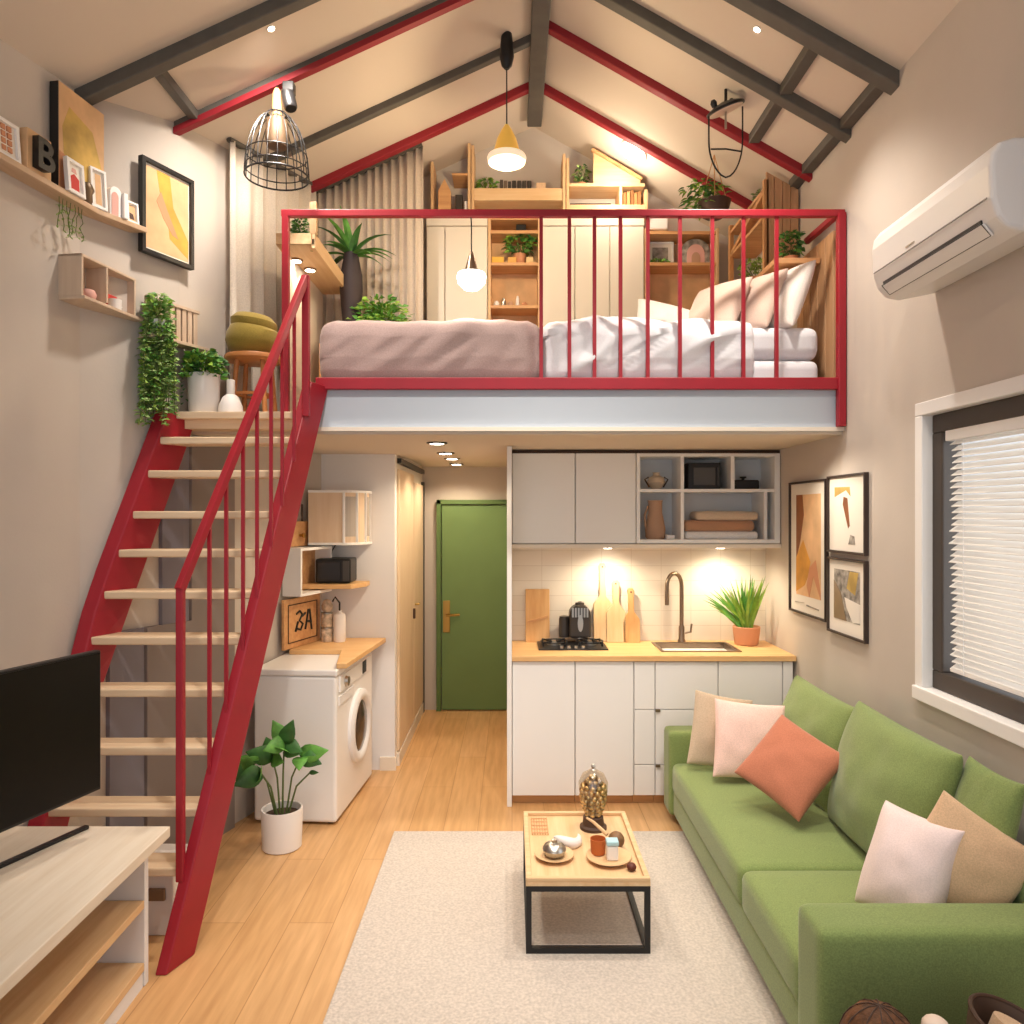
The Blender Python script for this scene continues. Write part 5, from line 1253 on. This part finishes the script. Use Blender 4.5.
build(MB().fpoly(F, [(a, b*.85) for a, b in arch2], 0, .05), 'outer_arch', GREYP, ab, bevel=.003)
build(MB().fpoly(F, [(a*.62, b*.66) for a, b in arch2], .05, .056), 'inner_arch', PINKP, ab)
build(MB().fpoly(F, [(a*.3, b*.4) for a, b in arch2], .056, .06), 'core_arch', CLAY, ab)
blk('white_bin', .96, 1.10, 3.752, .09, .12, POT, 'white storage bin on top of the corner bookshelf', 'bin', 5.28, None, .01)

# ------------------------------------------------------------------ lamps
# wire cage pendant and clip spotlight
cp = thing('cage_pendant', 'black wire cage pendant lamp hanging from the red beam', 'lamp', (-1.175, 3.75, 3.43))
c = V((-1.175, 3.75, 3.43)); mb = MB()
def cr(t): return .155*(1-.02*t)*math.sqrt(max(0, 1-(t**2.2)*.93))
for k in range(20):
    a = 2*PI*k/20; mb.tube([c+V((cr(t)*math.cos(a), cr(t)*math.sin(a), .315*t)) for t in [i/10 for i in range(11)]], .0028, 5)
for t, w in ((0, .0045), (.12, .003), (.34, .003), (.99, .005)):
    mb.tube([c+V((cr(t)*math.cos(2*PI*i/32), cr(t)*math.sin(2*PI*i/32), .315*t)) for i in range(32)], w, 6, True)
build(mb, 'cage', BLACK, cp)
build(MB().lathe([(.022, 0), (.024, .05), (.02, .12), (.012, .14)], c+V((0, 0, .30)), 16), 'socket', WARM, cp, smooth=True)
build(MB().lathe([(.018, .0), (.05, -.03), (.058, -.12), (.05, -.16), (.001, -.17)], c+V((0, 0, .31)), 20), 'inner_shade', mat('amber_glass', '#5f4a36', .6), cp, smooth=True)
build(MB().tube([c+V((0, 0, .43)), (c.x, c.y, CZ(c.x)-.07)], .004, 6), 'cord', BLACK, cp)
cs = thing('clip_spotlight', 'small black clip-on spotlight fixed to the beam by the cage lamp', 'spotlight', (-1.115, 3.745, 3.83))
build(MB().lathe([(.028, 0), (.034, .01), (.034, .09), (.02, .10)], (-1.10, 3.73, 3.76), 16, (-.25, .2, 1)), 'head', BLACK, cs, smooth=True)
build(MB().box(-1.145, -1.09, 3.735, 3.785, 3.85, 3.905), 'clamp', BLACK, cs, bevel=.004)
# golden pendant
gp = thing('gold_pendant', 'golden bell pendant lamp with white glowing bowl near the ridge', 'lamp', (-.03, 4.28, 3.73))
GS = mat('gold_shade', '#c79a3e', .35, metal=.6, emit=.35, ecol='#ffc45a')
gx, gy = -.03, 4.28; zt = CZ(gx)
build(MB().lathe([(.03, 0), (.036, -.05), (.042, -.13), (.03, -.18), (.012, -.2)], (gx, gy, zt), 20), 'canopy', BLACK, gp, smooth=True)
build(MB().tube([(gx, gy, zt-.2), (gx, gy, 3.94)], .004, 6), 'cord', BLACK, gp)
build(MB().lathe([(.012, .20), (.03, .17), (.055, .12), (.075, .05), (.085, 0), (.081, 0), (.07, .05), (.05, .11), (.01, .16)], (gx, gy, 3.765), 32), 'shade', GS, gp, smooth=True)
build(MB().lathe([(.108, .03), (.112, .018), (.105, -.006), (.07, -.024), (.001, -.03)], (gx, gy, 3.757), 32), 'glow_bowl', mat('bowl_glow', '#f6e9d2', .4, emit=.45, ecol='#ffe9c4'), gp, smooth=True)
build(MB().ball((gx, gy, 3.85), .03), 'bulb', BULB, gp, smooth=True)
# white pendant tied to the rail
wp = thing('white_pendant', 'small pendant lamp with dark cone hanging from the railing above the bed', 'lamp', (-.21, 3.88, 2.9))
px_, py_ = -.21, 3.885
build(MB().tube([(px_, 3.832, 3.262), (px_, py_-.01, 3.25), (px_, py_, 3.2), (px_, py_, 3.09)], .0035, 6), 'cord', BLACK, wp)
build(MB().lathe([(.006, .12), (.014, .10), (.028, .05), (.038, .0), (.034, 0), (.01, .06)], (px_, py_, 2.985), 24), 'cone_shade', TAUPE, wp, smooth=True)
build(MB().lathe([(.03, .012), (.07, .006), (.076, -.01), (.07, -.045), (.04, -.075), (.001, -.085)], (px_, py_, 2.985), 28), 'globe', BULBW, wp, smooth=True)
# wire lantern on the right slope
ln = thing('wire_lantern', 'black wire lantern with slanted cap hanging from the ceiling by the tower', 'lamp', (1.14, 4.0, 3.54))
lx, ly = 1.14, 4.0
Nn = V((-.35, -.2, .92)).normalized()
build(MB().lathe([(.102, 0), (.10, .012), (.06, .03), (.02, .04)], (lx, ly, 3.90), 28, Nn), 'cap', BLACK, ln, smooth=True)
build(MB().lathe([(.092, -.002), (.088, -.006)], (lx, ly, 3.90), 28, Nn), 'lens', mat('lens_pale', '#d9c6b4', .4), ln)
for k in range(1):
    a = .15; ca, sa = math.cos(a), math.sin(a); P_ = []
    for i in range(25):
        t = -1+2*i/24; rr = (.095, .05)[k]*math.sin(PI/2*min(1, abs(t)*1.5))**.8*(1 if t > 0 else -1); zz = 3.54+(.352+.034*t)*abs(t)**1.4
        P_.append((lx+rr*ca, ly+rr*sa, zz))
    build(MB().tube(P_, .0045, 6), 'wire_loop', BLACK, ln, smooth=True)
build(MB().tube([(lx-.082, ly-.012, 3.685), (lx, ly-.004, 3.69), (lx+.084, ly+.012, 3.685)], .0045, 6), 'cross_wire', BLACK, ln)
build(MB().lathe([(.014, .03), (.018, .05), (.01, .066)], (lx-.05, ly, 3.885), 12, Nn).lathe([(.012, .03), (.014, .05), (.008, .06)], (lx+.045, ly, 3.90), 12, Nn), 'cap_knobs', BLACK, ln)
build(MB().tube([(lx, ly, 3.935), (lx, ly, CZ(lx))], .008, 8), 'stem', BLACK, ln)
build(MB().tube([(lx, ly, 3.89), (lx, ly, 3.80)], .006, 8), 'bulb_stem', STEEL, ln)
# recessed ceiling spots (two in view, the others added for light out of view)
def light(name, kind, loc, energy, color=(1, .84, .66), size=.05, rot=None, spot=None, blend=.5):
    l = bpy.data.lights.new(name, kind); l.energy = energy; l.color = color
    if kind == 'AREA': l.shape = 'DISK'; l.size = size
    else: l.shadow_soft_size = size
    if kind == 'SPOT': l.spot_size = math.radians(spot); l.spot_blend = blend
    o = bpy.data.objects.new(name, l); COL.objects.link(o); o.location = loc
    if rot: o.rotation_euler = rot
    return o
KEY = (1, .90, .79)
def ceilspot(x, y, label, E=95, tilt=18, cone=118):
    z = CZ(x); sl_ = .46 if x < RX else -.57; nrm = V((sl_, 0, -1)).normalized()
    r = thing('ceiling_spot', label, 'ceiling light', (x, y, z), 'recessed spots in the sloping ceiling')
    build(MB().lathe([(.020, -.004), (.020, .003), (.016, .004)], (x, y, z), 20, nrm), 'rim', WHITE, r)
    build(MB().lathe([(.015, .003), (.015, .005)], (x, y, z), 20, nrm), 'lens', SPOTG, r)
    p = V((x, y, z))+nrm*.04
    light('spot_light', 'SPOT', p, E, KEY, .07, (math.radians(tilt), 0, 0), cone, .9)
ceilspot(-1.112, 3.46, 'tiny recessed spot in the ceiling above the black framed poster', 105, 24, 140)
ceilspot(1.145, 3.5, 'tiny recessed spot in the ceiling above the air conditioner', 125, 0, 104)
for x, y in ((-.45, 1.9), (.75, 1.9), (.1, .5)):  # unseen front spots, placed and tilted to light kitchen and floor
    ceilspot(x, y, 'unseen added spot in the ceiling toward the front of the room', 190, 27, 66)
# bright round lamp at the back
bl_ = thing('round_ceiling_lamp', 'bright round ceiling lamp under the slope above the eave box shelf', 'ceiling light', (.82, 5.05, CZ(.82)))
nrm = V((-.57, 0, -1)).normalized(); c = V((.82, 5.05, CZ(.82)))
build(MB().lathe([(.10, -.004), (.10, .01), (.09, .014)], c, 28, nrm), 'rim', WHITE, bl_)
build(MB().lathe([(.088, .008), (.08, .03), (.05, .045), (.001, .05)], c, 28, nrm), 'diffuser', BULBW, bl_, smooth=True)
light('round_lamp_light', 'POINT', c+nrm*.22, 8, (1, .85, .65), .06)
# soffit downlights
for i, y in enumerate((4.3, 5.0, 5.68, 6.3)):
    x = -.43-.012*i
    zz = 2.155 if y < YB else 2.17
    r = thing('hall_downlight', ('first hallway downlight nearest the loft front', 'second hallway downlight from the loft front', 'third hallway downlight, second from the green door', 'last hallway downlight closest to the green door')[i], 'ceiling light', (x, y, zz), 'hallway downlights')
    build(MB().lathe([(.06, 0), (.06, -.006), (.045, -.008)], (x, y, zz), 24), 'rim', BLACK, r)
    build(MB().lathe([(.04, 0), (.04, -.003)], (x, y, zz-.006), 24), 'lens', SPOTG, r)
    light('hall_light', 'SPOT', (x, y, zz-.03), 17 if i else 20, (1, .80, .56), .04, (0, 0, 0), 150, .5)
for x in (.63, 1.37): light('cabinet_light', 'SPOT', (x, 4.82, 1.50), 15, (1, .84, .60), .03, (0, 0, 0), 168, .9)
for x, y in ((-1.225, 4.26), (-1.19, 4.42)): light('shelf_light', 'SPOT', (x, y, 3.165), 4.5, (1, .80, .56), .03, (0, 0, 0), 130, .5)
light('added_wall_wash', 'SPOT', (1.36, 3.97, 2.14), 14, (1, .86, .68), .03, (math.radians(-14), 0, 0), 150, .6)  # added spot without a fitting, brightens the pictures and right wall
light('gold_light', 'POINT', (gx, gy, 3.64), 21, (1, .78, .48), .05)
light('bed_light', 'POINT', (px_, py_+.02, 2.86), 3.5, (1, .86, .68), .05)
# daylight
w = bpy.data.worlds.new('World'); SC.world = w; w.use_nodes = True
bg = w.node_tree.nodes['Background']; bg.inputs['Color'].default_value = (.93, .96, 1.0, 1); bg.inputs['Strength'].default_value = .82
al = bpy.data.lights.new('window_daylight', 'AREA'); al.shape = 'RECTANGLE'; al.size = 1.7; al.size_y = 1.25; al.energy = 16; al.color = (.92, .96, 1)
ao = bpy.data.objects.new('window_daylight', al); COL.objects.link(ao); ao.location = (XR+.45, 2.24, 1.62); ao.rotation_euler = (0, math.radians(90), 0)
# ------------------------------------------------------------------ camera
cam = bpy.data.cameras.new('camera'); cam.sensor_width = 36; cam.lens = 36*750/1024; cam.shift_y = 3/1024; cam.clip_start = .05
co = bpy.data.objects.new('camera', cam); COL.objects.link(co); co.location = (0, 0, 1.74); co.rotation_euler = (PI/2, 0, 0)
SC.camera = co
SC.view_settings.view_transform = 'Standard'; SC.view_settings.look = 'None'; SC.view_settings.gamma = 1; SC.view_settings.exposure = .25
SC.view_settings.use_curve_mapping = False
SC.cycles.use_denoising = True
SC.cycles.max_bounces = 8; SC.cycles.diffuse_bounces = 5; SC.cycles.transparent_max_bounces = 12
SC.cycles.sample_clamp_indirect = 4
